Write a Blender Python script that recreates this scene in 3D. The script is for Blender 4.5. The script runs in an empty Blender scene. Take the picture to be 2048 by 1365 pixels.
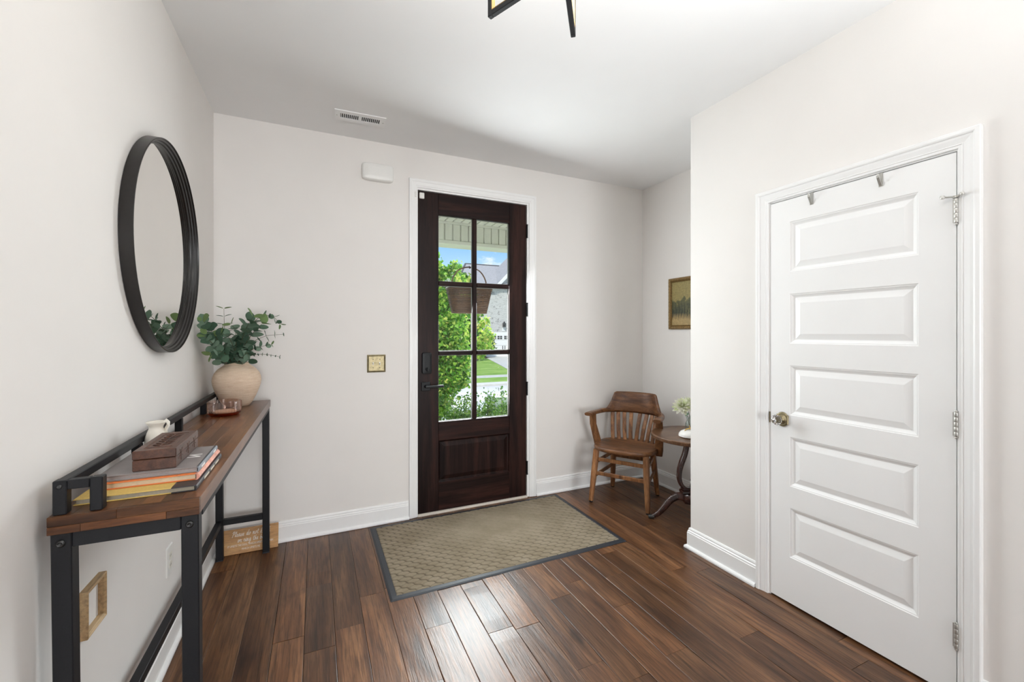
import bpy, bmesh, math, random
import numpy as np
from mathutils import Vector, Matrix
R = math.radians
rng = random.Random(7)
nrng = np.random.default_rng(11)
SC = bpy.context.scene
COL = SC.collection

# ------------------------------------------------------------------ camera
F_PX, YAW, EYE = 850.86, 0.4316, 1.3694
XL, YB, XR, XC, YC, H = -0.5794, 3.1807, 2.8427, 2.1701, 1.9876, 2.743
YREAR = -6.0
cam_d = bpy.data.cameras.new('camera')
cam = bpy.data.objects.new('camera', cam_d); COL.objects.link(cam)
cam_d.sensor_width = 36.0; cam_d.sensor_fit = 'HORIZONTAL'
cam_d.lens = F_PX / 2048 * 36.0
cam_d.shift_y = -15.5 / 2048
cam_d.clip_start = 0.02; cam_d.clip_end = 500
cam.location = (0, 0, EYE); cam.rotation_euler = (R(90), 0, -YAW)
SC.camera = cam

# ------------------------------------------------------------------ view, world, light
SC.view_settings.view_transform = 'Standard'
SC.view_settings.look = 'None'
SC.view_settings.gamma = 1.0
SC.view_settings.use_curve_mapping = False
SC.view_settings.exposure = 0.22
SC.cycles.use_denoising = True
SC.cycles.max_bounces = 12
SC.cycles.diffuse_bounces = 6
SC.cycles.transparent_max_bounces = 24
SC.cycles.sample_clamp_indirect = 6.0
SC.cycles.caustics_reflective = False
SC.cycles.caustics_refractive = False

world = bpy.data.worlds.new('sky'); SC.world = world
world.use_nodes = True
wn, wl = world.node_tree.nodes, world.node_tree.links
wn.clear()
w_out = wn.new('ShaderNodeOutputWorld'); w_bg = wn.new('ShaderNodeBackground')
w_tc = wn.new('ShaderNodeTexCoord'); w_sep = wn.new('ShaderNodeSeparateXYZ')
w_ramp = wn.new('ShaderNodeValToRGB')
w_ramp.color_ramp.elements[0].position = 0.02; w_ramp.color_ramp.elements[0].color = (0.78, 0.90, 1.0, 1)
w_ramp.color_ramp.elements[1].position = 0.36; w_ramp.color_ramp.elements[1].color = (0.10, 0.27, 0.66, 1)
e = w_ramp.color_ramp.elements.new(0.13); e.color = (0.55, 0.79, 0.98, 1)
e = w_ramp.color_ramp.elements.new(0.21); e.color = (0.22, 0.49, 0.88, 1)
w_map = wn.new('ShaderNodeMapping'); w_map.inputs['Scale'].default_value = (9.0, 9.0, 20.0)
w_map.inputs['Location'].default_value = (0.35, 0.2, 0.1)
w_noise = wn.new('ShaderNodeTexNoise'); w_noise.inputs['Scale'].default_value = 1.0
w_noise.inputs['Detail'].default_value = 8.0; w_noise.inputs['Roughness'].default_value = 0.55
w_cr = wn.new('ShaderNodeValToRGB')
w_cr.color_ramp.elements[0].position = 0.51; w_cr.color_ramp.elements[0].color = (0, 0, 0, 1)
w_cr.color_ramp.elements[1].position = 0.60; w_cr.color_ramp.elements[1].color = (1, 1, 1, 1)
w_mix = wn.new('ShaderNodeMixRGB'); w_mix.inputs['Color2'].default_value = (1.0, 1.0, 1.0, 1)
wl.new(w_tc.outputs['Generated'], w_sep.inputs[0])
wl.new(w_sep.outputs['Z'], w_ramp.inputs[0])
wl.new(w_tc.outputs['Generated'], w_map.inputs['Vector'])
wl.new(w_map.outputs[0], w_noise.inputs['Vector'])
wl.new(w_noise.outputs[0], w_cr.inputs[0])
wl.new(w_cr.outputs[0], w_mix.inputs['Fac'])
wl.new(w_ramp.outputs[0], w_mix.inputs['Color1'])
wl.new(w_mix.outputs[0], w_bg.inputs['Color'])
w_bg.inputs['Strength'].default_value = 1.0
wl.new(w_bg.outputs[0], w_out.inputs['Surface'])

def light(name, kind, loc, energy, color=(1, 1, 1), direction=None, **kw):
    d = bpy.data.lights.new(name, kind); d.energy = energy; d.color = color
    for k, v in kw.items(): setattr(d, k, v)
    o = bpy.data.objects.new(name, d); COL.objects.link(o); o.location = loc
    if direction is not None:
        o.rotation_euler = Vector(direction).to_track_quat('-Z', 'Y').to_euler()
    return o
# sun from behind the house, lighting the street and the front of the house opposite
light('sun', 'SUN', (0, 0, 20), 3.0, (1.0, 0.95, 0.86), (0.35, 0.62, -0.78), angle=R(1.0))
# bright open sky above the street, which the porch beam cuts off from inside
light('sky_daylight', 'AREA', (6.6, 21.0, 10.6), 3500, (0.93, 0.97, 1.0), (-0.30, -1.0, -0.48), shape='RECTANGLE', size=30.0, size_y=10.0, spread=R(56))
# daylight coming in through the glazed front door
light('door_daylight', 'AREA', (1.15, YB + 0.062, 1.48), 39, (0.93, 0.975, 1.0), (0.18, -1, -0.36), shape='RECTANGLE', size=0.62, size_y=1.55)
# added fill lamp in front of the rear wall, which has no window
light('rear_fill', 'AREA', (0.7, -5.8, 1.00), 45, (0.97, 0.985, 1.0), (0.02, 1, 0.0), shape='RECTANGLE', size=3.2, size_y=2.4, spread=R(70))
# added fill lamp aimed upwards to brighten the ceiling from behind the camera
light('ceiling_fill', 'AREA', (0.70, -0.5, 0.9), 42, (0.96, 0.985, 1.0), (0.05, 0.12, 1), shape='DISK', size=0.8, spread=R(92))

# ------------------------------------------------------------------ node materials
class NT:
    def __init__(self, name):
        self.m = bpy.data.materials.new(name); self.m.use_nodes = True
        self.t = self.m.node_tree; self.n = self.t.nodes; self.l = self.t.links
        self.n.clear()
        self.out = self.n.new('ShaderNodeOutputMaterial')
        self.b = self.n.new('ShaderNodeBsdfPrincipled')
        self.l.new(self.b.outputs[0], self.out.inputs[0])
    def new(self, t, **kw):
        n = self.n.new(t)
        for k, v in kw.items():
            if k.startswith('i_'):
                n.inputs[k[2:].replace('_', ' ')].default_value = v
            else: setattr(n, k, v)
        return n
    def link(self, a, b): self.l.new(a, b)
    def set(self, **kw):
        for k, v in kw.items(): self.b.inputs[k.replace('_', ' ')].default_value = v
    def coords(self, scale=(1, 1, 1), rand=True, kind='Object', rot=(0, 0, 0)):
        tc = self.new('ShaderNodeTexCoord')
        mp = self.new('ShaderNodeMapping'); mp.inputs['Scale'].default_value = scale; mp.inputs['Rotation'].default_value = rot
        self.link(tc.outputs[kind], mp.inputs['Vector'])
        if rand:
            oi = self.new('ShaderNodeObjectInfo')
            vm = self.new('ShaderNodeVectorMath', operation='MULTIPLY')
            vm.inputs[1].default_value = (37.1, 91.7, 53.3)
            cb = self.new('ShaderNodeCombineXYZ')
            for i in range(3): self.link(oi.outputs['Random'], cb.inputs[i])
            self.link(cb.outputs[0], vm.inputs[0]); self.link(vm.outputs[0], mp.inputs['Location'])
        return mp.outputs[0]
    def noise(self, vec, scale=1.0, detail=4.0, rough=0.55, dist=0.0):
        n = self.new('ShaderNodeTexNoise'); n.inputs['Scale'].default_value = scale
        n.inputs['Detail'].default_value = detail; n.inputs['Roughness'].default_value = rough
        n.inputs['Distortion'].default_value = dist
        if vec is not None: self.link(vec, n.inputs['Vector'])
        return n.outputs[0]
    def ramp(self, fac, stops):
        r = self.new('ShaderNodeValToRGB'); cr = r.color_ramp
        while len(cr.elements) < len(stops): cr.elements.new(0.5)
        for el, (p, c) in zip(cr.elements, stops):
            el.position = p; el.color = (*c, 1) if len(c) == 3 else c
        self.link(fac, r.inputs[0]); return r.outputs[0]
    def mix(self, fac, a, b, mode='MIX'):
        n = self.new('ShaderNodeMixRGB', blend_type=mode)
        for s, v in ((0, fac), (1, a), (2, b)):
            if hasattr(v, 'is_linked') or isinstance(v, bpy.types.NodeSocket): self.link(v, n.inputs[s])
            else: n.inputs[s].default_value = v if s == 0 else ((*v, 1) if len(v) == 3 else v)
        return n.outputs[0]
    def bump(self, h, strength=0.3, dist=0.01):
        b = self.new('ShaderNodeBump'); b.inputs['Strength'].default_value = strength; b.inputs['Distance'].default_value = dist
        self.link(h, b.inputs['Height']); self.link(b.outputs[0], self.b.inputs['Normal'])
    def color(self, s): self.link(s, self.b.inputs['Base Color'])

def plain(name, c, rough=0.5, metal=0.0, grain=0.04, gscale=60.0, bump=0.0, spec=0.5, **kw):
    t = NT(name); t.set(Roughness=rough, Metallic=metal, Specular_IOR_Level=spec)
    n = t.noise(t.coords((1, 1, 1)), gscale, 3.0)
    lo = tuple(x * (1 - grain) for x in c); hi = tuple(min(1, x * (1 + grain)) for x in c)
    t.color(t.ramp(n, [(0.3, lo), (0.7, hi)]))
    if bump: t.bump(n, bump, 0.002)
    for k, v in kw.items(): t.b.inputs[k.replace('_', ' ')].default_value = v
    return t.m

def wood(name, dark, mid, light_c, axis='Y', stretch=14.0, scale=18.0, rough=0.4, bump=0.15, vary=0.35, coat=0.0, knots=False, spec=0.5):
    t = NT(name); t.set(Roughness=rough, Specular_IOR_Level=spec, Coat_Weight=coat, Coat_Roughness=0.15)
    sc = [1.0, 1.0, 1.0]; sc['XYZ'.index(axis)] = 1.0 / stretch
    v = t.coords(tuple(sc))
    big = t.noise(v, scale * 0.45, 3.0, 0.5, 1.2)
    fine = t.noise(v, scale * 4.0, 4.0, 0.65, 0.3)
    c = t.ramp(big, [(0.28, dark), (0.5, mid), (0.72, light_c)])
    f = t.ramp(fine, [(0.32, (0.45, 0.45, 0.45)), (0.56, (1, 1, 1))])
    c = t.mix(0.75, c, f, 'MULTIPLY')
    if knots:
        v2 = t.coords((1.0, 0.5, 1.0)) if axis == 'Y' else t.coords((0.5, 1.0, 1.0))
        k = t.noise(v2, 5.5, 2.0, 0.5, 0.6)
        kk = t.ramp(k, [(0.64, (1, 1, 1)), (0.76, (0.30, 0.26, 0.24))])
        c = t.mix(0.85, c, kk, 'MULTIPLY')
    if knots:
        vs2 = t.coords((1.0, 1.0 / 26.0, 1.0)); st2 = t.noise(vs2, 150.0, 3.0, 0.6, 0.2)
        c = t.mix(0.65, c, t.ramp(st2, [(0.36, (0.40, 0.36, 0.34)), (0.50, (1, 1, 1)), (0.70, (1.25, 1.2, 1.15))]), 'MULTIPLY')
        vw = t.coords((1.0, 0.16, 1.0)); wv_ = t.new('ShaderNodeTexWave', bands_direction='X', wave_profile='SAW')
        wv_.inputs['Scale'].default_value = 9.0; wv_.inputs['Distortion'].default_value = 7.0; wv_.inputs['Detail'].default_value = 2.0; wv_.inputs['Detail Scale'].default_value = 1.2
        t.link(vw, wv_.inputs['Vector'])
        c = t.mix(0.55, c, t.ramp(wv_.outputs[0], [(0.0, (1.15, 1.12, 1.1)), (0.75, (0.85, 0.82, 0.80)), (0.97, (0.38, 0.34, 0.32)), (1.0, (1.1, 1.1, 1.1))]), 'MULTIPLY')
        fine = t.mix(0.5, fine, st2)
    oi = t.new('ShaderNodeObjectInfo')
    hs = t.new('ShaderNodeHueSaturation')
    mr = t.new('ShaderNodeMapRange'); mr.inputs['To Min'].default_value = 1 - vary; mr.inputs['To Max'].default_value = 1 + vary
    t.link(oi.outputs['Random'], mr.inputs[0]); t.link(mr.outputs[0], hs.inputs['Value'])
    t.link(c, hs.inputs['Color']); t.color(hs.outputs[0])
    if bump: t.bump(t.mix(0.5, fine, big), bump, 0.004)
    return t.m

M = {}
M['wall'] = plain('wall_paint', (0.800, 0.780, 0.758), 0.85, grain=0.012, gscale=3.0, spec=0.2)
M['ceiling'] = plain('ceiling_paint', (0.86, 0.865, 0.87), 0.9, grain=0.01, gscale=3.0, spec=0.15)
M['trim'] = plain('trim_enamel', (0.87, 0.875, 0.875), 0.35, grain=0.01, gscale=4.0)
M['glint_strip'] = plain('bevel_glint_grey', (0.45, 0.44, 0.40), 0.5)
M['black_metal'] = plain('black_powder_coat', (0.0065, 0.007, 0.009), 0.48, grain=0.2, gscale=300.0, bump=0.05, spec=0.3)
M['black_rim'] = plain('black_mirror_rim', (0.014, 0.012, 0.011), 0.32, grain=0.15, gscale=80.0, spec=0.35)
M['black_rubber'] = plain('black_rubber', (0.016, 0.019, 0.026), 0.5, grain=0.2, gscale=200.0, bump=0.1)
M['black_hardware'] = plain('matte_black_hardware', (0.006, 0.007, 0.008), 0.42, grain=0.1, spec=0.25)
M['steel'] = plain('satin_nickel', (0.52, 0.51, 0.48), 0.38, 0.75, grain=0.05)
M['dark_bolt'] = plain('dark_bolt_steel', (0.05, 0.05, 0.05), 0.35, 0.8)
M['brass'] = plain('aged_brass', (0.26, 0.22, 0.13), 0.42, 0.85, grain=0.25, gscale=40.0)
M['gold'] = plain('gold_leaf', (0.78, 0.52, 0.17), 0.30, 1.0, grain=0.15, gscale=50.0)
M['gold_lining'] = plain('brushed_gold_lining', (0.30, 0.19, 0.07), 0.5, 0.6, grain=0.1, gscale=50.0)
M['gilt'] = plain('antique_gilt', (0.24, 0.155, 0.06), 0.45, 0.55, grain=0.45, gscale=140.0, bump=0.5)
M['white_plastic'] = plain('white_plastic', (0.82, 0.82, 0.80), 0.35, grain=0.01)
M['ivory'] = plain('ivory_plastic', (0.80, 0.79, 0.72), 0.35, grain=0.02)
M['dark_void'] = plain('duct_dark', (0.02, 0.02, 0.02), 0.9)
M['ceramic_white'] = plain('white_glaze', (0.84, 0.83, 0.80), 0.22, grain=0.01)
M['ceramic_cream'] = plain('cream_glaze', (0.80, 0.76, 0.68), 0.28, grain=0.03, gscale=20)
M['page'] = plain('book_pages', (0.56, 0.46, 0.32), 0.8, grain=0.06, gscale=120.0)
M['tan_wood'] = wood('tan_pine', (0.40, 0.25, 0.12), (0.52, 0.35, 0.18), (0.60, 0.43, 0.24), 'Y', 8, 30, 0.55, 0.1, 0.05)
M['sign_wood'] = wood('oak_sign_face', (0.42, 0.22, 0.08), (0.52, 0.28, 0.11), (0.60, 0.35, 0.15), 'X', 9, 40, 0.6, 0.1, 0.03)
M['white_ink'] = plain('white_ink', (0.86, 0.84, 0.80), 0.7)
M['floor_wood'] = wood('hickory_plank', (0.050, 0.019, 0.008), (0.122, 0.054, 0.023), (0.225, 0.112, 0.052), 'Y', 9, 16, 0.34, 0.6, 0.34, knots=True, spec=0.45)
M['top_wood'] = wood('acacia_top', (0.050, 0.017, 0.006), (0.120, 0.045, 0.016), (0.215, 0.090, 0.033), 'Y', 9, 26, 0.28, 0.06, 0.14, coat=0.0, spec=0.5)
M['top_wood_x'] = wood('acacia_end_strip', (0.035, 0.012, 0.004), (0.085, 0.031, 0.011), (0.165, 0.066, 0.024), 'X', 9, 60, 0.35, 0.08, 0.40, spec=0.35)
M['chair_wood'] = wood('chair_oak', (0.090, 0.034, 0.013), (0.215, 0.092, 0.036), (0.370, 0.180, 0.076), 'Z', 6, 34, 0.42, 0.2, 0.22, spec=0.35)
M['crest_wood'] = wood('crest_oak', (0.050, 0.018, 0.008), (0.145, 0.060, 0.024), (0.270, 0.125, 0.050), 'X', 7, 30, 0.38, 0.2, 0.08, spec=0.4)
M['mahogany'] = wood('mahogany', (0.020, 0.007, 0.006), (0.045, 0.015, 0.011), (0.075, 0.026, 0.018), 'Z', 8, 30, 0.22, 0.05, 0.05, coat=0.5)
M['table_top_wood'] = wood('walnut_top', (0.075, 0.032, 0.015), (0.140, 0.066, 0.030), (0.200, 0.105, 0.052), 'X', 6, 22, 0.33, 0.05, 0.02, coat=0.2)
M['box_wood'] = wood('carved_box_wood', (0.055, 0.020, 0.011), (0.088, 0.034, 0.019), (0.120, 0.050, 0.028), 'Y', 8, 60, 0.38, 0.15, 0.06)
M['door_wood'] = wood('espresso_mahogany', (0.007, 0.003, 0.0028), (0.016, 0.0072, 0.0062), (0.036, 0.0145, 0.0112), 'Z', 16, 30, 0.36, 0.12, 0.05, spec=0.14)
M['door_wood_h'] = wood('espresso_mahogany_rail', (0.007, 0.003, 0.0028), (0.016, 0.0072, 0.0062), (0.036, 0.0145, 0.0112), 'X', 16, 30, 0.36, 0.12, 0.05, spec=0.14)

def glass_mat(name, tint=(1, 1, 1), reflect=0.5, rough=0.0):
    t = NT(name); t.n.remove(t.b)
    tr = t.new('ShaderNodeBsdfTransparent'); tr.inputs[0].default_value = (*tint, 1)
    gl = t.new('ShaderNodeBsdfGlossy'); gl.inputs['Roughness'].default_value = rough
    fr = t.new('ShaderNodeLayerWeight')
    pw = t.new('ShaderNodeMath', operation='POWER'); pw.inputs[1].default_value = 4.0
    mu = t.new('ShaderNodeMath', operation='MULTIPLY_ADD'); mu.inputs[1].default_value = 0.7 * reflect; mu.inputs[2].default_value = 0.04 * reflect
    mx = t.new('ShaderNodeMixShader')
    t.link(fr.outputs['Facing'], pw.inputs[0]); t.link(pw.outputs[0], mu.inputs[0]); t.link(mu.outputs[0], mx.inputs[0])
    t.link(tr.outputs[0], mx.inputs[1]); t.link(gl.outputs[0], mx.inputs[2])
    t.link(mx.outputs[0], t.out.inputs[0]); return t.m
M['pane'] = glass_mat('window_glass', (0.97, 0.99, 0.98), 0.6)
M['clear_glass'] = glass_mat('vase_glass', (0.90, 0.93, 0.92), 1.0)
M['blush_glass'] = glass_mat('blush_glass', (0.96, 0.87, 0.83), 2.2, 0.08)
M['amber_glass'] = glass_mat('amber_base_glass', (0.78, 0.26, 0.09), 1.2, 0.05)
t = NT('crystal'); t.set(Roughness=0.02, IOR=1.55, Transmission_Weight=1.0); t.b.inputs['Base Color'].default_value = (0.98, 0.97, 0.99, 1)
v = t.noise(t.coords(), 40.0, 1.0); t.bump(v, 0.05, 0.001); M['crystal'] = t.m
t = NT('mirror_silver'); t.set(Roughness=0.01, Metallic=1.0); t.color(t.ramp(t.noise(t.coords(), 2.0), [(0.4, (0.86, 0.85, 0.82)), (0.6, (0.88, 0.87, 0.84))])); M['mirror'] = t.m

def leaf_mat(name, stops, trans=0.35, rough=0.5, island=True):
    t = NT(name); t.set(Roughness=rough, Specular_IOR_Level=0.35)
    g = t.new('ShaderNodeNewGeometry'); oi = t.new('ShaderNodeObjectInfo')
    r = g.outputs['Random Per Island'] if island else oi.outputs['Random']
    c = t.ramp(r, stops)
    n = t.noise(t.coords((1, 1, 1)), 90.0, 3.0)
    c = t.mix(0.35, c, t.ramp(n, [(0.35, (0.6, 0.6, 0.6)), (0.65, (1, 1, 1))]), 'MULTIPLY')
    t.color(c)
    tl = t.new('ShaderNodeBsdfTranslucent'); t.link(c, tl.inputs[0])
    mx = t.new('ShaderNodeMixShader'); mx.inputs[0].default_value = trans
    t.link(t.b.outputs[0], mx.inputs[1]); t.link(tl.outputs[0], mx.inputs[2]); t.link(mx.outputs[0], t.out.inputs[0])
    return t.m
M['euc'] = leaf_mat('eucalyptus_leaf', [(0.0, (0.040, 0.090, 0.055)), (0.45, (0.095, 0.175, 0.11)), (1.0, (0.22, 0.32, 0.235))], 0.15, 0.6, False)
M['euc_tip'] = leaf_mat('eucalyptus_young_leaf', [(0.0, (0.13, 0.22, 0.075)), (1.0, (0.22, 0.31, 0.12))], 0.2, 0.6, False)
M['euc_stem'] = plain('eucalyptus_stem', (0.085, 0.075, 0.035), 0.7)
M['bark'] = plain('tree_bark', (0.10, 0.075, 0.05), 0.9, grain=0.4, gscale=20, bump=0.5)
M['maple'] = leaf_mat('maple_leaf', [(0.0, (0.040, 0.17, 0.012)), (0.4, (0.15, 0.40, 0.035)), (0.8, (0.42, 0.66, 0.09)), (1.0, (0.72, 0.74, 0.18))], 0.40)
M['maple_young'] = leaf_mat('sapling_leaf', [(0.0, (0.18, 0.44, 0.05)), (0.6, (0.46, 0.66, 0.10)), (1.0, (0.82, 0.70, 0.20))], 0.45)
M['box_leaf'] = leaf_mat('boxwood_leaf', [(0.0, (0.05, 0.16, 0.02)), (0.6, (0.17, 0.36, 0.05)), (1.0, (0.42, 0.60, 0.12))], 0.35)
M['shrub_dark'] = leaf_mat('holly_leaf', [(0.0, (0.03, 0.10, 0.02)), (1.0, (0.10, 0.24, 0.05))], 0.25)
M['flower_leaf'] = leaf_mat('bouquet_leaf', [(0.0, (0.10, 0.20, 0.10)), (1.0, (0.35, 0.50, 0.40))], 0.2, 0.5, False)
M['petal'] = leaf_mat('pale_petal', [(0.0, (0.66, 0.74, 0.40)), (0.35, (0.84, 0.86, 0.66)), (1.0, (0.90, 0.89, 0.82))], 0.3, 0.6, False)
M['bud'] = plain('yellow_green_bud', (0.38, 0.42, 0.06), 0.6, grain=0.2)

# carpet of the mat
t = NT('mat_carpet'); t.set(Roughness=0.95, Specular_IOR_Level=0.1)
vv = t.coords(rand=False)
a = t.noise(vv, 5.0, 3.0); b = t.noise(vv, 420.0, 2.0)
c = t.mix(0.5, t.ramp(a, [(0.35, (0.225, 0.185, 0.128)), (0.65, (0.285, 0.240, 0.175))]), t.ramp(b, [(0.3, (0.6, 0.6, 0.6)), (0.7, (1, 1, 1))]), 'MULTIPLY')
ga = t.new('ShaderNodeAttribute', attribute_name='groove_shade'); c = t.mix(t.ramp(ga.outputs['Fac'], [(0.35, (0, 0, 0)), (0.95, (0.85, 0.85, 0.85))]), c, (0.085, 0.068, 0.045))  # shade of the grooves is put into the pile colour
t.color(c); t.bump(b, 0.3, 0.0015); M['mat_carpet'] = t.m
# vase: pale terracotta with thrown rings
t = NT('sand_ceramic'); t.set(Roughness=0.75, Specular_IOR_Level=0.25)
vv = t.coords((1, 1, 9), rand=False); a = t.noise(vv, 18.0, 4.0); b = t.noise(t.coords(rand=False), 160.0, 2.0)
t.color(t.mix(0.25, t.ramp(a, [(0.3, (0.62, 0.46, 0.33)), (0.7, (0.72, 0.58, 0.45))]), t.ramp(b, [(0.3, (0.7, 0.7, 0.7)), (0.7, (1, 1, 1))]), 'MULTIPLY'))
t.bump(t.mix(0.5, a, b), 0.25, 0.003); M['vase'] = t.m
M['wicker'] = wood('wicker', (0.06, 0.026, 0.010), (0.115, 0.052, 0.020), (0.20, 0.095, 0.038), 'X', 5, 50, 0.5, 0.2, 0.2)
M['bulb'] = NT('warm_bulb').m
_b = M['bulb'].node_tree.nodes['Principled BSDF']; _b.inputs['Emission Color'].default_value = (1, 0.82, 0.58, 1); _b.inputs['Emission Strength'].default_value = 6.0
# painting: loose woodland with a light path
t = NT('oil_landscape'); t.set(Roughness=0.45)
tc = t.new('ShaderNodeTexCoord'); sp = t.new('ShaderNodeSeparateXYZ'); t.link(tc.outputs['Generated'], sp.inputs[0])
n1 = t.noise(tc.outputs['Generated'], 5.0, 6.0, 0.65, 1.0); n2 = t.noise(tc.outputs['Generated'], 26.0, 3.0)
ad = t.new('ShaderNodeMath', operation='MULTIPLY_ADD'); ad.inputs[1].default_value = 0.55; t.link(n1, ad.inputs[0]); t.link(sp.outputs['Z'], ad.inputs[2])
c = t.ramp(ad.outputs[0], [(0.20, (0.10, 0.09, 0.035)), (0.38, (0.030, 0.034, 0.018)), (0.60, (0.035, 0.045, 0.026)), (0.85, (0.10, 0.10, 0.035)), (1.15 / 1.3, (0.30, 0.24, 0.085))])
pm = t.new('ShaderNodeMapping'); pm.inputs['Location'].default_value = (0, -1.05, 0.10); pm.inputs['Scale'].default_value = (0, 1.3, 3.0)
t.link(tc.outputs['Generated'], pm.inputs[0])
gr = t.new('ShaderNodeTexGradient', gradient_type='SPHERICAL'); t.link(pm.outputs[0], gr.inputs[0])
c = t.mix(t.ramp(gr.outputs[0], [(0.05, (0, 0, 0)), (0.5, (1, 1, 1))]), c, (0.42, 0.30, 0.13))
wv = t.new('ShaderNodeTexWave', bands_direction='Y'); wv.inputs['Scale'].default_value = 4.2; wv.inputs['Distortion'].default_value = 4.0; t.link(tc.outputs['Generated'], wv.inputs[0])
mk = t.ramp(sp.outputs['Z'], [(0.10, (0, 0, 0)), (0.22, (1, 1, 1)), (0.42, (1, 1, 1)), (0.62, (0, 0, 0))])
mkf = t.mix(1.0, mk, t.ramp(n1, [(0.42, (0, 0, 0)), (0.6, (0.8, 0.8, 0.8))]), 'MULTIPLY')
c = t.mix(mkf, c, t.mix(1.0, c, t.ramp(wv.outputs[0], [(0.10, (0.10, 0.10, 0.08)), (0.35, (1.5, 1.4, 1.1))]), 'MULTIPLY'))
n3 = t.noise(tc.outputs['Generated'], 11.0, 4.0, 0.6, 0.5)
c = t.mix(t.ramp(n3, [(0.55, (0, 0, 0)), (0.72, (0.55, 0.55, 0.55))]), c, (0.20, 0.17, 0.055))
c = t.mix(0.5, c, t.ramp(n2, [(0.35, (0.45, 0.45, 0.4)), (0.65, (1.0, 1.0, 1.0))]), 'MULTIPLY')
t.color(c); t.bump(n2, 0.3, 0.002); M['painting'] = t.m
# outside
M['siding'] = plain('porch_board_paint', (0.55, 0.54, 0.48), 0.6, grain=0.02)
M['concrete'] = plain('concrete', (0.62, 0.60, 0.56), 0.9, grain=0.08, gscale=6.0)
M['asphalt'] = plain('pale_asphalt', (0.56, 0.55, 0.56), 0.9, grain=0.06, gscale=12.0)
t = NT('lawn_grass'); t.set(Roughness=0.9, Specular_IOR_Level=0.1)
vv = t.coords((1, 2.5, 1), rand=False); t.color(t.mix(0.4, t.ramp(t.noise(vv, 0.8, 6.0, 0.7), [(0.35, (0.20, 0.38, 0.06)), (0.65, (0.42, 0.58, 0.15))]), t.ramp(t.noise(vv, 25.0, 2.0), [(0.3, (0.4, 0.45, 0.4)), (0.7, (1, 1, 1))]), 'MULTIPLY')); M['lawn'] = t.m
M['mulch'] = plain('bark_mulch', (0.13, 0.065, 0.035), 0.95, grain=0.5, gscale=10, bump=0.5)
t = NT('whitewashed_brick'); t.set(Roughness=0.9, Specular_IOR_Level=0.1)
tc = t.new('ShaderNodeTexCoord'); mp = t.new('ShaderNodeMapping'); mp.inputs['Rotation'].default_value = (R(90), 0, 0); t.link(tc.outputs['Object'], mp.inputs[0])
bk = t.new('ShaderNodeTexBrick'); t.link(mp.outputs[0], bk.inputs[0])
bk.inputs['Scale'].default_value = 1.0; bk.inputs['Brick Width'].default_value = 0.24; bk.inputs['Row Height'].default_value = 0.085; bk.inputs['Mortar Size'].default_value = 0.012
bk.inputs['Color1'].default_value = (0.40, 0.385, 0.385, 1); bk.inputs['Color2'].default_value = (0.56, 0.545, 0.54, 1); bk.inputs['Mortar'].default_value = (0.60, 0.59, 0.585, 1); bk.inputs['Bias'].default_value = 0.35
nb = t.noise(tc.outputs['Object'], 5.0, 3.0)
t.color(t.mix(0.8, bk.outputs[0], t.ramp(nb, [(0.30, (0.35, 0.33, 0.33)), (0.42, (1, 1, 1))]), 'MULTIPLY')); t.bump(bk.outputs[1], -0.4, 0.01); M['brick'] = t.m
M['shingle'] = plain('grey_shingle', (0.40, 0.39, 0.40), 0.9, grain=0.16, gscale=7.0, bump=0.3)
M['house_trim'] = plain('house_white_trim', (0.80, 0.80, 0.80), 0.6)
M['house_glass'] = plain('dark_garage_glass', (0.015, 0.016, 0.018), 0.1)
M['utility_green'] = plain('utility_green', (0.16, 0.22, 0.19), 0.5, grain=0.08)
M['utility_lid'] = plain('utility_lid_grey', (0.38, 0.44, 0.43), 0.5, grain=0.05)

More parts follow.
